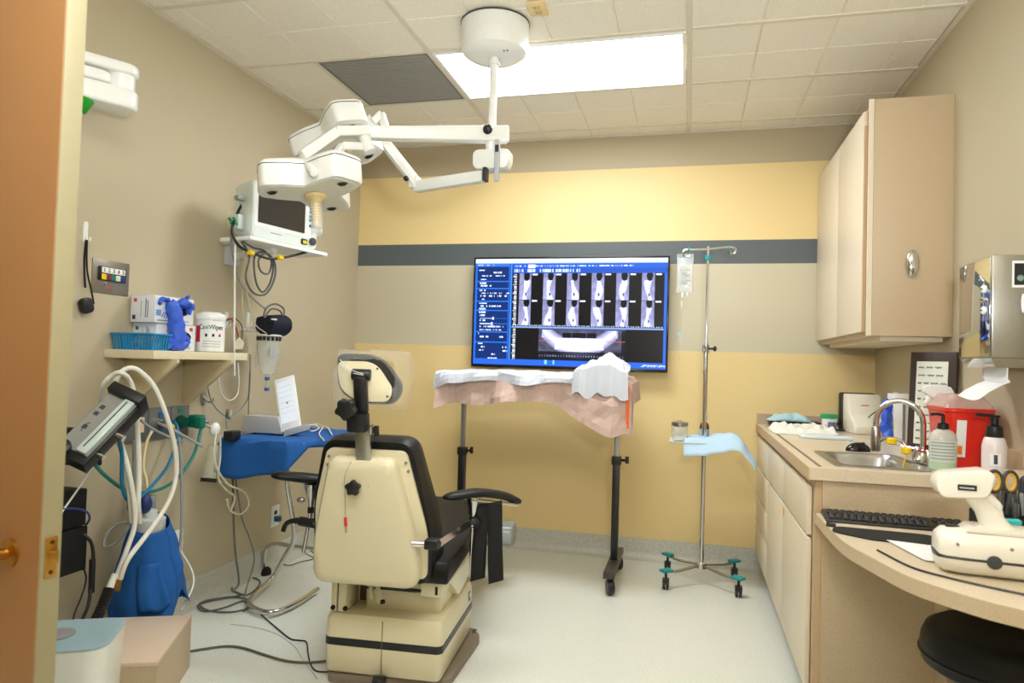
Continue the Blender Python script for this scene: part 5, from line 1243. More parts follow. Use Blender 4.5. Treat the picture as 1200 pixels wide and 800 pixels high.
# patient monitor on a bracket tray
mo = W(330, 282, X=-1.98)
ml, mr = W(297, 226, X=-1.99), W(371, 270, X=-1.88)
fd = Vector((mr.x-ml.x, mr.y-ml.y, 0)).normalized()      # along the monitor front
mon = thing('patient_monitor', 'pale patient monitor with dark screen on a wall bracket', 'monitor', (0, 0, 0))
fl = Vector((-1.985, 2.80, 0)); fr2 = Vector((-1.895, 3.235, 0)); fz0, fz1 = 1.765, 2.03
ex = (fr2-fl).normalized(); wm = (fr2-fl).length; mid = (fl+fr2)/2
mon.location = (mid.x, mid.y, fz0); mon.rotation_euler = (math.radians(0), 0, math.atan2(ex.y, ex.x))
# local: x along front, -y towards the viewer, z up
M_mon = P('monitor_shell', (214, 222, 216), .35)
mb = MB(); mb.loft([[Vector((x, y, z)) for x, z in rrect(w_, h_2, .03, 5, 0, .135)] for (w_, h_2, y) in ((wm*.92, .24, .13), (wm*.97, .262, .09), (wm, .272, .03), (wm, .272, .008), (wm-.012, .26, 0))]); mb.build('shell', M_mon, mon)
MB().prism(rrect(wm-.05, .205, .012, 4, -.01, .155), -.0, .003, frame((0, .002, 0), (1, 0, 0), (0, 0, 1))).build('bezel', P('bezel_pale', (226, 230, 226), .3), mon)
MB().prism(rrect(wm-.135, .175, .004, 3, -.03, .162), .0032, .005, frame((0, .002, 0), (1, 0, 0), (0, 0, 1))).build('screen', P('dark_screen', (44, 42, 42), .25), mon)
for k, z in enumerate((.235, .21, .192, .168, .15, .12)):
    MB().prism(rrect(.028, .013, .003, 3, wm/2-.052, z), .0032, .006, frame((0, .002, 0), (1, 0, 0), (0, 0, 1))).build('soft_key', P('key_blue', (40, 90, 180), .4), mon)
mb = MB(); mb.lathe([(.02, 0), (.02, .012), (.016, .016)], M=Matrix.Translation((wm/2-.04, 0, .042)) @ Matrix.Rotation(PI/2, 4, 'X')); mb.build('dial', M_dgrey, mon)
MB().prism(rrect(.04, .028, .006, 3, wm/2-.098, .032), -.004, .006, frame((0, -.0, 0), (1, 0, 0), (0, 0, 1))).build('alarm_key_frame', P('navy_key', (26, 40, 66), .4), mon)
MB().prism(rrect(.026, .016, .004, 3, wm/2-.098, .030), .006, .009, frame((0, 0, 0), (1, 0, 0), (0, 0, 1))).build('alarm_key', M_yellow, mon)
MB().bx(-.10, -.03, -.0012, 0, .036, .04).build('print', M_inkgrey, mon)
# bracket tray
tr_ = MB(); tr_.bx(-wm/2-.03, wm/2+.05, -.03, .17, -.022, -.004); tr_.build('tray', M_white, mon, bevel=.004)
mb = MB(); wl = chain(mon).inverted()
a_ = Vector((mid.x-.06, mid.y, fz0-.03)); mb.tube([a_, Vector((XL+.03, mid.y+.045, fz0-.05))], .02, 10); mb.build('wall_arm', M_white, mon, world=True)
MB().bx(XL+.001, XL+.03, mid.y+.0, mid.y+.09, fz0-.10, fz0-.005).build('wall_plate', M_lgrey, mon, world=True, bevel=.004)
MB().bx(-wm/2-.04, -wm/2-.001, .04, .10, .03, .10).build('side_module', P('module_grey', (196, 206, 202), .4), mon, bevel=.006)
for k in range(4): MB().cyl((-wm/2-.04, .045+.014*k, .05+.02*(k % 2)), (-wm/2-.055, .045+.014*k, .06+.02*(k % 2)), .006, n=8).build('lead_socket', P('lead_green', (30, 150, 90), .4), mon)
MB().box((-wm/2-.03, .05, .175), (.04, .03, .02)).build('side_clip', M_grey, mon, bevel=.004)
# cables coiled under the monitor
X0 = -2.02
hose('monitor_cable', M_dkhose, 'grey cable coiled in long loops under the patient monitor', [(283, 283, X0), (292, 300, X0), (288, 325, X0), (297, 343, X0), (312, 344, X0+.01), (322, 325, X0+.02), (321, 305, X0+.02), (308, 295, X0+.02), (298, 302, X0+.01), (300, 330, X0+.01), (308, 342, X0), (317, 330, X0), (320, 310, X0), (312, 297, X0+.03), (303, 305, X0+.03), (306, 318, X0+.03), (315, 320, X0+.03), (318, 306, X0+.02), (310, 294, X0+.02), (296, 290, X0+.02), (284, 282, X0)], .0048, n=7, cat='cable')
hose('probe_cable', M_black, 'thick black probe cable with yellow sleeve below the monitor tray', [(286, 235, -2.06), (278, 250, -2.06), (272, 270, -2.05), (280, 288, -2.03), (296, 296, -2.0), (315, 303, -1.97), (330, 302, -1.95), (345, 299, -1.93), (360, 295, -1.9)], .006, cat='cable')
for p_, lab in (((294, 296.5, -2.0), 'yellow sleeve on the black probe cable beside the hanging loops'), ((328, 302.0, -1.95), 'yellow sleeve on the black probe cable under the monitor tray edge')):
    a = W(p_[0]-2.5, p_[1]-1, X=p_[2]); b_ = W(p_[0]+2.5, p_[1]+.5, X=p_[2]); mb = MB(); mb.cyl(a, b_, .011, n=12); mb.solo('cable_sleeve', M_yellow, lab, 'cable sleeve')
hose('monitor_lead', M_greyhose, 'grey lead looping down from the side of the monitor', [(290, 250, -2.06), (280, 249, -2.07), (272, 262, -2.07), (271, 285, -2.08), (276, 315, -2.1), (284, 335, -2.1), (297, 350, -2.1), (311, 362, -2.1)], .0045, cat='cable')
hose('white_line', M_white, 'white line hanging straight down past the wall shelf end', [(276, 282, -2.05), (275, 320, -2.03), (275, 360, -2.03), (274.5, 395, -2.03), (275, 440, -2.05)], .0042, cat='cable')
hose('clear_line', M_cleartube, 'clear line hanging from the monitor to the wall clip', [(287, 255, -2.08), (287, 300, -2.08), (284, 330, -2.1), (285, 365, -2.12), (290, 390, -2.15), (292, 410, -2.15)], .003, cat='tube')
hose('clear_line', M_cleartube, 'second clear line trailing to the plastic bag', [(290, 260, -2.06), (288, 320, -2.08), (291, 350, -2.09), (298, 378, -2.1), (310, 389, -2.1), (318, 393, -2.08)], .003, cat='tube')
# blood pressure cuff and its tube
cf = thing('pressure_cuff', 'rolled navy blood pressure cuff hanging on the wall under the monitor', 'pressure cuff', W(321, 380, X=-2.11))
cc = W(321, 381, X=-2.10)
mb = MB()
ax = Vector((.25, .95, .12)).normalized()
def cuffr(k, t):
    s = ax.cross(Vector((0, 0, 1))).normalized(); u = s.cross(ax)
    return [cc+ax*t+s*math.cos(a)*.07*k+u*math.sin(a)*.058*k*(1+.1*math.sin(3*a)) for a in [2*PI*j/24 for j in range(24)]]
mb.loft([cuffr(.6, -.062), cuffr(.95, -.06), cuffr(1, -.03), cuffr(1.02, .03), cuffr(.95, .06), cuffr(.82, .062), cuffr(.75, -.02)], cap=True)
for i, v in enumerate(mb.v): mb.v[i] = v+noise.noise_vector(v*16)*.016
mb.build('cuff', M_navy, cf, world=True)
hose('tube', M_dkhose, '', [(311, 362, -2.06), (309, 370, -2.04), (313, 360, -2.05), (323, 356, -2.05), (332, 361, -2.05), (333, 368, -2.04)], .0045, parent=cf)
hose('tube', M_dkhose, '', [(310, 372, -2.05), (318, 362, -2.04), (328, 364, -2.03), (331, 370, -2.03)], .0045, parent=cf)
wp = MB(); wp.box(W(321, 374, X=-2.03), (.01, .04, .008)); wp.build('pale_tab', M_lgrey, cf, world=True)
# clear plastic bag pouch with white rim
bg2 = thing('hanging_pouch', 'clear measuring pouch with a white rim hanging under the navy cuff', 'pouch', W(315, 440, X=-2.12))
pc = W(316, 393, X=-2.12)
def rim(rx, ry, z): return [Vector((pc.x+math.cos(a)*rx, pc.y+math.sin(a)*ry, z)) for a in [2*PI*k/24 for k in range(24)]]
mb = MB(); mb.loft([rim(.055, .075, pc.z), rim(.055, .075, pc.z-.07), rim(.045, .065, pc.z-.15), rim(.02, .055, pc.z-.20), rim(.004, .05, pc.z-.205)], cap=False); mb.build('film', P('pouch_film', (214, 220, 214), .15, alpha=.38), bg2, world=True)
mb = MB(); mb.tube(rim(.056, .076, pc.z), .005, 8, closed=True); mb.build('rim', M_white, bg2, world=True)
for k in range(7):
    a = -1.9+.33*k; q = Vector((pc.x+math.cos(a)*.057, pc.y+math.sin(a)*.077, pc.z-.018)); mb = MB(); mb.box(q, (.012, .01, .02)); mb.build('lettering', M_ink, bg2, world=True)
for k in range(9):
    a = -2.15; q = Vector((pc.x+math.cos(a)*.056, pc.y+math.sin(a)*.076, pc.z-.05-.014*k)); mb = MB(); mb.box(q, (.008, .012, .002)); mb.build('scale_mark', M_inkgrey, bg2, world=True)
mb = MB(); mb.box((pc.x+.045, pc.y-.03, pc.z-.085), (.004, .06, .05)); mb.build('print', P('pouch_print', (186, 196, 196), .5, alpha=.8), bg2, world=True)
mb = MB(); mb.tube(crm([(pc.x, pc.y, pc.z-.2), (pc.x, pc.y, pc.z-.24), (pc.x+.002, pc.y-.01, pc.z-.29)], 4), .003, 6); mb.build('drip_tube', M_cleartube, bg2, world=True)
for dz_ in (.225, .28): mb = MB(); mb.box((pc.x, pc.y-.005, pc.z-dz_), (.012, .03, .018)); mb.build('blue_clip', P('clip_blue', (40, 90, 160), .4), bg2, world=True, bevel=.003)
hp_ = W(303, 385, X=XL)
MB().cyl((XL+.001, pc.y, pc.z+.03), (XL+.11, pc.y, pc.z+.02), .006).solo('pouch_peg', M_white, 'short white wall peg behind the navy cuff', 'peg')
# earphone style red and white leads and white hooks behind the canister
for (px, lab) in ((265, 'white stick-on hook close beside the wipes canister'), (290, 'white stick-on hook between the canister and the clear pouch')):
    q = W(px, 375, X=XL); t = thing('adhesive_hook', lab, 'hook', (XL, q.y, q.z)); MB().prism(rrect(.022, .085, .011), 0, .005, frame((0, 0, 0), (0, 1, 0), (0, 0, 1))).build('back_plate', M_white, t)
    MB().tube(crm([(.004, 0, -.01), (.014, 0, -.034), (.024, 0, -.03), (.025, 0, -.018)], 4), .004).build('prong', M_white, t)
hose('red_lead', P('red_rubber', (176, 80, 66), .5), 'thin red and tan lead looped on the white hook', [(264, 375, -2.26), (270, 373, -2.25), (275, 380, -2.24), (279, 395, -2.24), (275, 408, -2.22), (272, 425, -2.2)], .004, cat='cable')
hose('olive_lead', P('olive_rubber', (110, 108, 84), .5), 'dark olive lead looped behind the wipes canister', [(265, 376, -2.26), (275, 373, -2.26), (283, 381, -2.26), (284, 393, -2.25), (280, 405, -2.24)], .0035, cat='cable')
q = W(280, 402, X=-2.2); mb = MB(); mb.prism([(0, .03), (.03, .005), (.022, -.03), (-.022, -.03), (-.03, .005)], 0, .004, frame(q, (.2, 1, 0), (0, 0, 1))); mb.solo('paper_tag', P('cream_tag', (226, 216, 186), .7), 'cream five sided paper tag among the hanging leads', 'tag')
hose('white_loop', M_white, 'thin white cable loop hanging below the wall shelf', [(258, 410, -2.2), (256, 440, -2.22), (259, 460, -2.22), (268, 469, -2.22), (277, 464, -2.22), (280, 450, -2.22), (279, 425, -2.22)], .003, cat='cable')
hose('grey_loop', M_greyhose, 'grey cable hanging in a wide loop behind the blue draped table', [(242, 430, -2.25), (243, 450, -2.25), (248, 470, -2.25), (258, 483, -2.24), (268, 487, -2.24), (281, 480, -2.23), (291, 465, -2.22), (293, 440, -2.2), (293, 415, -2.2)], .004, cat='cable')
hose('pull_line', M_dgrey, 'thin dark line dropping from the shelf end to the table', [(293.5, 416, -2.2), (292, 450, -2.2), (291, 487, -2.2)], .0022, cat='cable')

# medical gas outlet plates
gp0, gp1, gp2, gp3 = 2.430, 2.552, 2.69, 2.81
M_gas = P('gas_plate', (126, 130, 132), .4, metal=.5, var=.06)
for i, (a, b_, lab, nm) in enumerate(((gp0, gp1, 'grey gas outlet plate with a cream button, behind the white hoses', 'cream'), (gp1, gp2, 'grey gas outlet plate with blue markings', 'blue'), (gp2, gp3, 'grey gas outlet plate with green markings and connector', 'green'))):
    t = thing('gas_outlet', lab, 'gas outlet', (XL, (a+b_)/2, .895), group='gas outlets in a row on the wall')
    h2 = (b_-a)/2-.002
    MB().bx(.0, .008, -h2, h2, -.072, .072).build('plate', M_gas, t, bevel=.002)
    if nm == 'cream':
        MB().bx(.008, .02, .0, .028, -.03, .035).build('button', P('cream_button', (232, 206, 176), .5), t, bevel=.003)
        MB().bx(.008, .014, -.012, .002, -.03, .03).build('slot', P('brown_slot', (90, 60, 50), .5), t)
    if nm == 'blue':
        MB().bx(.008, .011, -.01, .022, .028, .05).build('marking', P('mark_blue', (20, 110, 180), .4), t)
        MB().bx(.008, .012, -.005, .02, .0, .02).build('marking', MATS['mark_blue'], t); MB().bx(.008, .012, -.005, .02, -.035, -.018).build('marking', MATS['mark_blue'], t)
        MB().cyl((.008, -.005, .012), (.06, -.01, .012), .014, n=14).build('coupling', M_chrome, t)
        MB().cyl((.008, -.0, -.012), (.07, .0, -.012), .011, n=14).build('nut', M_brass, t); MB().cyl((.05, .0, -.012), (.078, .0, -.012), .013, n=6).build('yellow_nut', M_yellow, t)
    if nm == 'green':
        MB().bx(.008, .011, -.015, .018, .038, .058).build('marking', P('mark_green', (0, 140, 84), .4), t)
        MB().lathe([(.03, .008), (.032, .02), (.026, .03), (.02, .05)], M=Matrix.Translation((0, -.005, -.002)) @ Matrix.Rotation(PI/2, 4, 'Y'), n=18).build('socket', P('dark_green', (0, 78, 60), .4), t)
        MB().bx(.03, .085, .02, .075, -.03, .03).build('connector', M_green, t, bevel=.008)
        MB().cyl((.06, .075, .0), (.06, .12, -.01), .012, n=12).build('stub', M_chrome, t)
# nitrous flowmeter tilted on its arm
fmO = W(116, 497, X=-2.0)
fx_ = (W(140, 472, X=-1.99)-W(86, 526, X=-2.02)); fx_ = Vector(fx_).normalized()
fy_ = (W(124, 460, X=-2.06)-W(152, 474, X=-1.97))
fm_ = thing('flowmeter', 'tilted gas flowmeter box with clear front and black ends', 'flowmeter', fmO)
Mf = frame(fmO, fx_, fy_)
L_ = .30
MB().bx(-L_/2, L_/2, -.065, .06, -.06, 0, Mf).build('housing', M_black, fm_, world=True, bevel=.004)
MB().bx(-L_/2+.03, L_/2-.0, -.055, .055, 0, .004, Mf).build('face_plate', P('silver_face', (150, 152, 146), .35), fm_, world=True)
MB().bx(-L_/2+.03, L_/2-.03, -.05, -.012, .004, .02, Mf).build('flow_tube', P('pale_tube', (206, 220, 214), .2), fm_, world=True, bevel=.004)
MB().bx(-L_/2+.05, L_/2-.04, -.03, -.026, .02, .0215, Mf).build('scale_line', M_dgrey, fm_, world=True)
MB().bx(L_/2-.03, L_/2+.01, -.068, .064, -.062, .03, Mf).build('end_cap', M_black, fm_, world=True, bevel=.004)
MB().lathe([(.028, 0), (.028, .02), (.02, .025)], M=Mf @ Matrix.Translation((-L_/2+.02, .03, 0)), n=20).build('knob', M_black, fm_, world=True)
for (x, y) in ((.06, .035), (.03, .035), (-.03, .03)): MB().bx(x-.008, x+.008, y-.008, y+.008, .004, .0048, Mf).build('print', M_dgrey, fm_, world=True)
MB().tube([Mf @ Vector((-.03+.02*math.cos(a), .025+.008*math.sin(a), .005)) for a in [PI*k/8 for k in range(9)]], .0012, 4).build('print', M_ink, fm_, world=True)
MB().cyl(Mf @ Vector((.0, -.06, -.02)), Mf @ Vector((.0, -.095, -.02)), .012, n=12).build('hose_nut', M_chrome, fm_, world=True)
MB().cyl(Mf @ Vector((-.09, -.06, -.02)), Mf @ Vector((-.09, -.09, -.02)), .01, n=12).build('hose_nut', M_chrome, fm_, world=True)
MB().bx(XL+.001, XL+.25, 2.02, 2.07, .80, .93).build('wall_bracket', M_blackmat, fm_, world=True, bevel=.004)
# hoses
A_ = -2.02
hose('white_hose', M_whitehose, 'white hose looped once behind the flowmeter', [(136, 678, A_), (150, 640, A_), (158, 612, A_), (155, 575, A_), (145, 530, A_-.03), (130, 495, A_-.1), (119, 470, A_-.1), (122, 450, A_-.06), (133, 439, A_-.03), (143, 437, A_), (153, 448, A_), (159, 475, A_), (162, 520, A_), (163, 560, A_), (162, 590, A_), (164, 612, A_-.02)], .0095, group='white hoses by the gas outlets')
B_ = -1.99
hose('white_hose', M_whitehose, 'white hose in a tall wide loop over the gas outlets', [(141, 678, B_-.02), (150, 655, B_), (175, 622, B_), (196, 590, B_), (206, 560, B_), (205, 525, B_), (196, 490, B_), (182, 455, B_-.02), (165, 436, B_-.04), (152, 431, B_-.06), (140, 438, B_-.08), (133, 455, B_-.1), (131, 470, B_-.12), (134, 500, B_-.1), (146, 540, B_-.06), (152, 580, B_-.05), (155, 612, B_-.05)], .0095, group='white hoses by the gas outlets')
hose('teal_hose', M_tealhose, 'dark teal hose sagging from the flowmeter to the green connector', [(98, 529, -2.0), (108, 540, -2.02), (122, 556, -2.05), (145, 573, -2.1), (165, 577, -2.13), (190, 572, -2.15), (210, 558, -2.17), (226, 535, -2.18), (234, 510, -2.19), (235, 495, -2.2), (228, 489, -2.21)], .007)
hose('blue_hose', M_bluehose, 'blue hose curving from the flowmeter to the blue gas outlet', [(131, 504, -2.02), (139, 512, -2.02), (143, 535, -2.04), (143, 568, -2.06), (150, 586, -2.07), (163, 583, -2.1), (180, 567, -2.14), (197, 545, -2.2), (206, 520, -2.22), (208, 502, -2.24), (203, 493, -2.27)], .007)
hose('cream_hose', M_creamhose, 'cream hose running down from the outlets into the draped canister', [(179, 503, -2.22), (172, 518, -2.21), (168, 545, -2.2), (172, 565, -2.18), (173, 590, -2.15), (171, 612, -2.13)], .006)
hose('grey_hose', M_greyhose, 'grey hose making a hairpin in front of the gas outlets', [(165, 492, -2.2), (178, 502, -2.18), (200, 513, -2.15), (212, 518, -2.14), (214, 511, -2.15), (207, 505, -2.18), (190, 497, -2.23)], .006)
hose('grey_hose', M_greyhose, 'short open ended grey hose poking from the gas outlets', [(184, 495, -2.24), (200, 503, -2.18), (218, 512, -2.12), (238, 523, -2.06)], .006)
hose('grey_tube', M_greyhose, 'long grey tube hanging from the gas outlets to the floor', [(210, 512, -2.12), (212, 540, -2.1), (213, 600, -2.06), (211, 640, -2.04), (204, 678, -2.02), (195, 706, -2.02)], .006, cat='tube')
hose('grey_tube', M_greyhose, 'straight grey pipe behind the white hoses', [(157, 516, -2.27), (157, 560, -2.27), (157, 605, -2.25)], .007, cat='tube')
hose('grey_ring_tube', M_greyhose, 'grey tube bent in a ring beside the blue draped canister', [(152, 612, -2.08), (138, 614, -2.12), (126, 624, -2.14), (121, 637, -2.14), (126, 641, -2.12), (138, 634, -2.08), (148, 622, -2.05), (153, 611, -2.06)], .0055, cat='tube')
hose('white_cable', M_white, 'thin white cord slanting from the flowmeter bracket to the door', [(124, 522, -2.1), (108, 547, -2.1), (92, 572, -2.1), (70, 603, -2.1)], .0035, cat='cable')
hose('blue_patch_cable', P('patch_blue', (30, 60, 130), .5), 'short blue network cable at the black cabinet', [(72, 596, -2.1), (90, 596, -2.1), (102, 600, -2.1), (105, 608, -2.1), (100, 616, -2.13)], .004, cat='cable')
hose('power_cable', M_black, 'black power cable dropping from the black cabinet', [(98, 626, -2.12), (106, 634, -2.1), (109, 646, -2.1), (109, 660, -2.1), (107, 685, -2.1), (103, 710, -2.08), (94, 730, -2.06), (86, 745, -2.05)], .006, cat='cable')
a = W(108.5, 655, X=-2.1); b_ = W(107, 694, X=-2.1); MB().cyl(a, b_, .011, n=12).solo('inline_connector', M_black, 'black inline connector on the power cable', 'connector')
hose('thin_black_cable', M_black, 'thin black cable under the black cabinet', [(97, 664, -2.15), (101, 678, -2.14), (95, 700, -2.12), (87, 720, -2.1), (84, 742, -2.08)], .003, cat='cable')
hose('white_socket_lead', M_white, 'white lead curving from the low wall socket to the floor', [(208, 640, -2.26), (216, 652, -2.2), (226, 672, -2.15), (225, 690, -2.1), (212, 715, -2.05)], .004, cat='cable')
# corrugated hose and brass valve
cg = thing('corrugated_hose', 'black corrugated hose joining the two white hoses', 'hose', W(118, 715, X=-2.02))
pts = crm([W(128, 690, X=-2.02), W(122, 705, X=-2.01), W(112, 727, X=-2.0), W(96, 752, X=-1.98)], 14)
MB().tube(pts, [.020 if i % 2 else .0165 for i in range(len(pts))], 14).build('tube', M_black, cg, world=True)
MB().cyl(W(128, 690, X=-2.02), W(135, 672, X=-2.02), .014, .011, n=14).build('cuff', M_whitehose, cg, world=True)
MB().cyl(W(137, 692, X=-2.02), W(140, 678, X=-2.02), .010, n=6).build('brass_valve', M_brass, cg, world=True)
# black cabinet on the wall
bb = thing('black_cabinet', 'black wall mounted electronics box beside the door', 'electronics box', (XL, 2.07, .39))
MB().bx(XL+.001, XL+.14, 1.9, 2.13, .40, .56).build('lower_box', M_blackmat, bb, world=True, bevel=.004)
MB().bx(XL+.001, XL+.135, 1.9, 2.125, .565, .70).build('upper_box', M_blackmat, bb, world=True, bevel=.004)
# canister under a blue cloth
cn = W(168, 650, X=-2.1)
can = thing('suction_canister', 'pale suction canister top standing under a blue cloth', 'canister', (-2.12, 2.40, 0))
MB().lathe([(.07, 0), (.075, .01), (.075, .42), (.055, .47)], n=24).build('cylinder', P('canister_grey', (190, 194, 190), .4), can)
MB().lathe([(.056, .465), (.06, .47), (.06, .535), (.03, .54), (.028, .565), (.02, .57)], n=24).build('lid', M_lgrey, can)
MB().bx(-.1, -.02, -.02, .06, .56, .62).build('grey_block', M_grey, can, bevel=.006)
sc3 = MB(); sc3.sph((-.005, -.03, .60), .035, 14, (1, .8, 1.2)); sc3.build('blue_bulb', P('bulb_navy', (28, 48, 110), .5), can)
def clothf(u, v):
    a = u*2*PI; rr_ = [.065, .084, .10, .112, .12, .125][:]
    k = v*5; i = min(int(k), 4); f = k-i; r = rr_[i]*(1-f)+rr_[i+1]*f
    low = .155+.055*math.sin(a*2+.6)+.03*math.sin(a*5)
    z = .515+(low-.515)*v-.03*(1-v)*math.cos(a+.8)
    r *= 1+.10*math.sin(a*4+v*3)*v+.08*nz(math.cos(a)*2, math.sin(a)*2, v*4)
    return Vector((-2.12+r*math.cos(a)*1.05, 2.41+r*math.sin(a)*1.12+.035*v*max(0, math.sin(a)), z))
mb = MB(); mb.grid(clothf, 48, 22); mb.solo('blue_cloth', M_bluecloth, 'blue surgical cloth wrapped over the canister by the gas outlets', 'cloth', solid=.002)
fold = MB(); fold.grid(lambda u, v: clothf(.80+.14*u+.03*v, .3+.5*v)+Vector((.012+.01*math.sin(u*6), -.012, .0)), 10, 12); fold.solo('blue_cloth_flap', M_bluecloth, 'loose folded flap of the blue cloth on the canister', 'cloth', solid=.002)
# wall sockets
t = thing('wall_socket', 'white low wall socket behind the blue cloth', 'socket', (XL, 2.77, .33)); MB().bx(0, .006, -.036, .036, -.058, .058).build('plate', M_white, t, bevel=.002); MB().bx(.006, .02, -.014, .014, -.03, .0).build('plug', M_white, t, bevel=.003)
t = thing('wall_socket', 'white low wall socket with blue plug behind the chrome table leg', 'socket', (XL, 3.56, .29)); MB().bx(0, .006, -.04, .04, -.06, .06).build('plate', M_white, t, bevel=.002)
MB().bx(.006, .04, -.015, .015, -.03, .0).build('plug', P('plug_blue', (20, 100, 140), .4), t, bevel=.004); MB().bx(.006, .01, -.012, .012, .01, .03).build('outlet', M_black, t)
# hook plate and suction regulator
q = W(238, 465, X=XL)
t = thing('steel_hook', 'oval steel wall hook above the green connector', 'hook', (XL, q.y, q.z))
MB().prism([(math.cos(a)*.02, math.sin(a)*.042) for a in [2*PI*k/24 for k in range(24)]], 0, .008, frame((0, 0, 0), (0, 1, 0), (0, 0, 1))).build('oval_plate', M_steel, t, bevel=.003)
MB().tube(crm([(.005, 0, .005), (.02, .005, -.02), (.04, .015, -.022), (.045, .02, -.005)], 4), .005).build('prong', M_steel, t)
rg = thing('suction_regulator', 'green and chrome suction regulator with clear tubing beside the blue draped table', 'regulator', W(255, 505, X=-2.2))
q0 = W(234, 495, X=-2.2); q1 = W(252, 503, X=-2.17); q2 = W(272, 510, X=-2.12)
MB().box(q0, (.04, .04, .055)).build('green_body', M_green, rg, world=True, bevel=.008)
MB().cyl(q0, q1, .008, n=12).build('stem', M_chrome, rg, world=True)
MB().sph(q1, .028, 14, (.8, 1, 1.2)).build('valve', M_white, rg, world=True)
MB().box(q2, (.05, .07, .045)).build('black_body', M_black, rg, world=True, bevel=.006)
MB().box(W(268, 485, X=-2.13), (.02, .025, .05)).build('clip', M_chrome, rg, world=True, bevel=.003)
MB().cyl(W(266, 490, X=-2.13), W(266, 503, X=-2.13), .006, n=8).build('clip_post', M_chrome, rg, world=True)
hose('tubing', M_cleartube, '', [(253, 508, -2.15), (251, 530, -2.12), (255, 550, -2.1), (268, 568, -2.08), (285, 575, -2.06), (292, 590, -2.06), (283, 602, -2.06), (270, 598, -2.06), (266, 585, -2.06)], .005, parent=rg)
hose('tubing', M_cleartube, '', [(258, 510, -2.14), (258, 535, -2.12), (256, 560, -2.1), (266, 575, -2.09), (275, 582, -2.08), (270, 600, -2.08)], .005, parent=rg)
cyl0 = W(252, 522, X=-2.13); cyl1 = W(245, 560, X=-2.13)
MB().cyl(cyl0, cyl1, .028, .032, n=16).build('clear_cylinder', P('cyl_clear', (222, 220, 190), .15, alpha=.3), rg, world=True)
MB().cyl(cyl1, cyl1+(cyl1-cyl0).normalized()*.018, .036, n=16).build('cylinder_base', M_blackmat, rg, world=True)
hose('floor_cable', M_dkhose, 'grey cable dropping behind the table and coiling on the floor', [(272, 530, -2.2), (273, 570, -2.18), (274, 620, -2.15), (276, 650, -2.1), (280, 682, -2.05), (272, 692, -2.0)], .005, cat='cable')
hose('drop_cable', M_dkhose, 'thin grey cable hanging beside the chrome table leg', [(276, 560, -2.15), (283, 605, -2.1), (293, 632, -2.06), (298, 655, -2.0), (290, 685, -1.95), (286, 702, -1.93)], .0035, cat='cable')

# ================================================================ BLUE DRAPED TABLE WITH TABLET DEVICE
BT = .80
bt_ = thing('side_table', 'chrome framed side table under a blue cloth with a looped floor base', 'table', (-1.92, 3.2, 0))
MB().prism(rpoly([(-2.18, 2.94), (-1.80, 2.94), (-1.60, 3.26), (-1.84, 3.56), (-2.16, 3.56)], .05), BT-.025, BT).build('top', M_lgrey, bt_, world=True, bevel=.004)
def on(px, py, Z): return W(px, py, Z=Z)
basep = [on(316, 668, .06)+Vector((0, 0, .02)), on(309, 655, .08)+Vector((0, 0, .05)), on(310, 640, .10)+Vector((0, 0, .06))]
f0, f1, f2, f3, f4 = on(372, 690, .025), on(350, 705, .025), on(325, 716, .025), on(306, 716, .025), on(292, 706, .025)
f5 = on(305, 690, .03); f6 = on(320, 676, .05)
post = W(331, 560, Y=3.05)
up = Vector((-1.915, 3.07, 0))
MB().tube(crm([f0, f1, f2, f3, f4, f5, f6, Vector((f6.x+.06, f6.y, .16)), Vector((up.x-.02, up.y+.12, .3)), Vector((up.x, up.y, .6)), Vector((up.x+.02, up.y-.02, BT-.02))], 7), .0125, 12).build('tube_frame', M_chrome, bt_, world=True)
g0 = W(309, 668, Y=3.45); g1 = W(311, 645, Y=3.45); g2 = W(322, 637, Y=3.45); g3 = W(370, 643, Y=3.45)
MB().tube(crm([g0, g1, g2, W(345, 640, Y=3.45), g3], 6), .011, 10).build('rear_frame', M_chrome, bt_, world=True)
MB().sph(W(312, 671, Y=3.42), .035, 14, (.7, 1, 1)).build('caster', M_blackmat, bt_, world=True)
def bcloth(u, v):
    # u across the table left to right, v from the back to below the front edge
    xl = -2.20+.62*u; yb = 3.58-.03*u
    front = 2.93+.30*max(0, u-.62)/.38
    drop = (.165+.02*math.sin(u*9)+.03*u) if u < .60 else .165*max(.18, 1-(u-.6)*7)
    tot = (yb-front)+drop; s = v*tot
    wob = .004*nz(u*9, v*9, 1)
    if s < yb-front: return Vector((xl-max(0, yb-s-3.26)*.75*u, yb-s, BT+.006+wob))
    d = s-(yb-front); return Vector((xl-.05*d*(1-u)*2+.01*math.sin(u*14)*d*4, front-.01-.06*d-.012*math.sin(u*12)*min(1, d*9), BT+.004-d*.98+wob))
MB().grid(bcloth, 46, 34).solo('blue_drape', M_bluecloth, 'blue surgical cloth draped over the chrome side table', 'drape', solid=.002)
tbz = BT+.014
tb = thing('tablet_scanner', 'grey desktop unit with an upright white tablet on the blue cloth', 'device', W(312, 507, Z=tbz))
pA = W(283, 506, Z=tbz); pB = W(331, 509, Z=tbz)
pA2 = Vector((pA.x, pA.y, 0)); exx = Vector((pB.x-pA.x, pB.y-pA.y, 0)); Lx = exx.length
Mt = frame((pA.x, pA.y, tbz), exx, Vector((-exx.y, exx.x, 0)))
mb = MB(); mb.add([Mt @ Vector(v) for v in [(0, 0, 0), (Lx, 0, 0), (Lx, .16, 0), (0, .16, 0), (.005, .004, .088), (Lx*.86, .004, .088), (Lx*.86, .156, .088), (.005, .156, .088)]], [(3, 2, 1, 0), (4, 5, 6, 7), (0, 1, 5, 4), (1, 2, 6, 5), (2, 3, 7, 6), (3, 0, 4, 7)]); mb.build('unit', P('unit_grey', (186, 188, 184), .4), tb, world=True, bevel=.006)
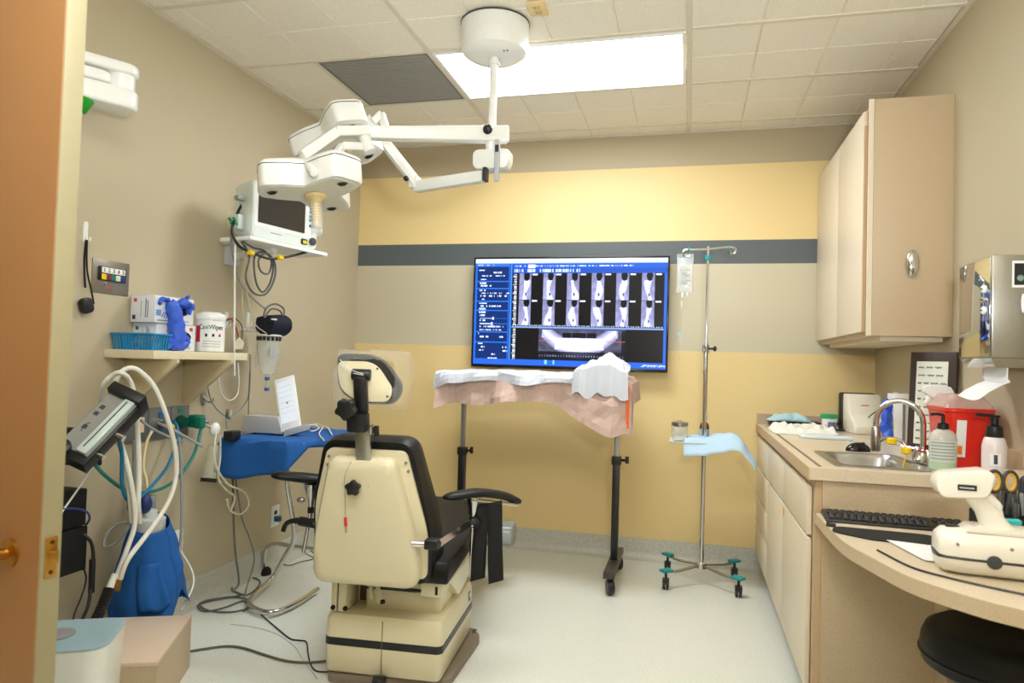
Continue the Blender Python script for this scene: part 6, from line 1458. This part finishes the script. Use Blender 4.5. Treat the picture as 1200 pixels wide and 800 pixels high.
# tablet: lower-left, lower-right, upper edges
dz0 = tbz+.012
t0 = W(333, 504, Y=pB.y); t1 = W(357, 497, Y=pB.y+.03); t2 = W(318, 445, Y=pB.y+.10); t3 = W(339.5, 444, Y=pB.y+.13)
exq = t1-t0; eyq = t2-t0; Mq = frame((t0+t1+t2+t3)/4, exq, eyq); wq = exq.length; hq_ = eyq.length
MB().bx(-wq/2, wq/2, -hq_/2, hq_/2, -.012, 0, Mq).build('tablet', M_whitegl, tb, world=True, bevel=.003)
MB().bx(-wq*.40, wq*.40, -hq_*.36, hq_*.42, .0, .0012, Mq).build('tablet_screen', P('lit_pale_screen', (226, 234, 246), .3, emit=.12), tb, world=True)
MB().bx(-.004, .004, -.004, .004, .0012, .0018, Mq).build('print', M_ink, tb, world=True)
for k in range(6): MB().bx(-wq*.34, wq*.3, hq_*(.32-.1*k)-.0008, hq_*(.32-.1*k)+.0008, .0012, .0016, Mq).build('print', P('pale_ink', (190, 200, 216), .5), tb, world=True)
mb = MB(); mb.add([v for v in [t0+Vector((-.0, -.01, -.035)), t1+Vector((.0, -.01, -.035)), t1+Vector((0, .06, -.035)), t0+Vector((0, .06, -.035)), t0, t1, t1+Vector((0, .05, .0)), t0+Vector((0, .05, 0))]], [(3, 2, 1, 0), (4, 5, 6, 7), (0, 1, 5, 4), (1, 2, 6, 5), (2, 3, 7, 6), (3, 0, 4, 7)]); mb.build('tablet_base', P('base_grey', (160, 168, 178), .4), tb, world=True, bevel=.004)
q = [on(358, 503, tbz+.005), on(366, 498, tbz+.008), on(374, 501, tbz+.006), on(366, 505, tbz+.005), on(359, 501, tbz+.01), on(370, 497, tbz+.012), on(378, 500, tbz+.006), on(374, 508, tbz+.004), on(380, 516, tbz+.004)]
MB().tube(crm(q, 6), .0035, 8).solo('white_cable', M_white, 'white cable coiled on the blue cloth beside the tablet', 'cable')
MB().tube(crm([on(378, 499, tbz+.004), on(384, 501, tbz+.006), on(389, 509, tbz+.004)], 5), .004, 8).solo('cable_end', M_white, 'loose white cable end on the blue cloth near the chair', 'cable')
a = on(360, 500, tbz+.004); b_ = on(371, 498, tbz+.004); MB().cyl(a, b_, .008, n=10).solo('dental_probe', M_white, 'short white probe handle lying behind the coiled cable', 'probe')

# ================================================================ FLOOR: step box, bin, cables
s0, s1, s2, s3 = W(128, 722, Z=.2), W(225, 720, Z=.2), W(185, 775, Z=.2), W(100, 777, Z=.2)
step = thing('step_box', 'beige laminate step box on the floor by the blue cloth', 'step stool', (-1.80, 2.10, 0))
tx = (s2-s1); 
a0 = math.atan2(s2.y-s1.y, s2.x-s1.x)
Ms = frame(((s1.x+s2.x)/2, (s1.y+s2.y)/2, 0), (s2-s1), Vector((-(s2-s1).y, (s2-s1).x, 0)))
ls = (s2-s1).length; ws = .46
MB().bx(-ls/2, ls/2, -ws, 0, .185, .2, Ms).build('top', P('step_laminate', (214, 192, 168), .5, var=.05, scale=120), step, world=True, bevel=.002)
MB().bx(-ls/2, ls/2, -.018, -.001, 0, .185, Ms).build('side_panel', M_panel, step, world=True)
MB().bx(-ls/2, ls/2, -ws+.001, -ws+.018, 0, .185, Ms).build('side_panel', M_panel, step, world=True)
mb = MB(); mb.bx(ls/2-.018, ls/2-.001, -ws+.018, -.018, .12, .185, Ms); mb.bx(ls/2-.018, ls/2-.001, -.13, -.018, 0, .12, Ms); mb.bx(ls/2-.018, ls/2-.001, -ws+.018, -ws+.13, 0, .12, Ms); mb.build('front_panel', M_panel, step, world=True, smooth=False)
MB().bx(-ls/2+.001, -ls/2+.018, -ws+.018, -.018, 0, .185, Ms).build('back_panel', M_panel, step, world=True)
MB().bx(ls/2-.03, ls/2-.019, -ws+.1, -.1, .0, .13, Ms).build('recess_shade', M_blackmat, step, world=True)  # black sheet behind the cut-out, standing in for the shade inside
bn = thing('waste_bin', 'white waste bin with a pale blue grey lid by the door', 'waste bin', (-1.715, 1.62, 0))
bq = W(127, 752, Y=1.62); bz = bq.z
Mb_ = Matrix.Translation((bq.x-.135, 1.62, 0)) @ Matrix.Rotation(math.radians(28), 4, 'Z')
bn.location = (bq.x-.135, 1.62, 0)
mb = MB(); mb.loft([[Mb_ @ Vector((x, y, z)) for x, y in rrect(w_, w_*.95, .05, 6)] for (w_, z) in ((.21, 0), (.22, .01), (.245, bz-.012), (.25, bz-.002))]); mb.build('body', M_whitegl, bn, world=True)
mb = MB(); mb.loft([[Mb_ @ Vector((x, y, z)) for x, y in rrect(w_, w_*.95, .05, 6)] for (w_, z) in ((.25, bz-.002), (.25, bz+.004), (.236, bz+.006), (.22, bz+.004))]); mb.build('lid', P('lid_blue_grey', (150, 176, 186), .4), bn, world=True)
mb = MB(); mb.lathe([(.045, 0), (.045, .003), (.04, .004)], (0, 0, 0), n=24, M=Mb_ @ Matrix.Translation((-.03, .0, bz+.005))); mb.build('lid_dial', M_grey, bn, world=True)
def fcable(name, mt, label, px, r): return hose(name, mt, label, px, r, Z=r+.001, cat='cable', n=7, ns=8)
fcable('coiled_cable', M_dkhose, 'grey cable lying in loose loops around the chrome table foot', [(272, 692), (288, 697), (300, 690), (304, 680), (290, 676), (276, 680), (272, 690), (282, 697), (262, 700), (240, 704), (232, 710), (240, 716), (262, 712), (285, 704), (290, 712), (270, 717), (245, 715), (235, 708), (255, 702), (280, 700), (295, 706), (285, 716)], .0042)
fcable('black_floor_cable', M_black, 'thin black cable crossing the floor to the chair base', [(300, 713), (312, 725), (326, 737), (340, 748), (350, 750), (359, 752), (361, 765), (364, 778), (371, 786), (384, 787)], .003)
fcable('power_cable', P('brown_cord', (96, 88, 78), .5), 'brown grey power cord running from the step box to the chair base', [(222, 763), (240, 760), (265, 757), (285, 759), (310, 767), (335, 774), (360, 776), (384, 774)], .005)
fcable('thin_floor_wire', M_lgrey, 'faint thin wire on the floor below the black cable', [(270, 731), (300, 735), (325, 743), (345, 757), (355, 772), (372, 795)], .0015)
fcable('charger_lead', M_black, 'thin black lead on the floor behind the chair back', [(325, 660), (340, 662), (352, 658), (368, 654), (358, 648), (362, 644), (370, 650)], .0025)
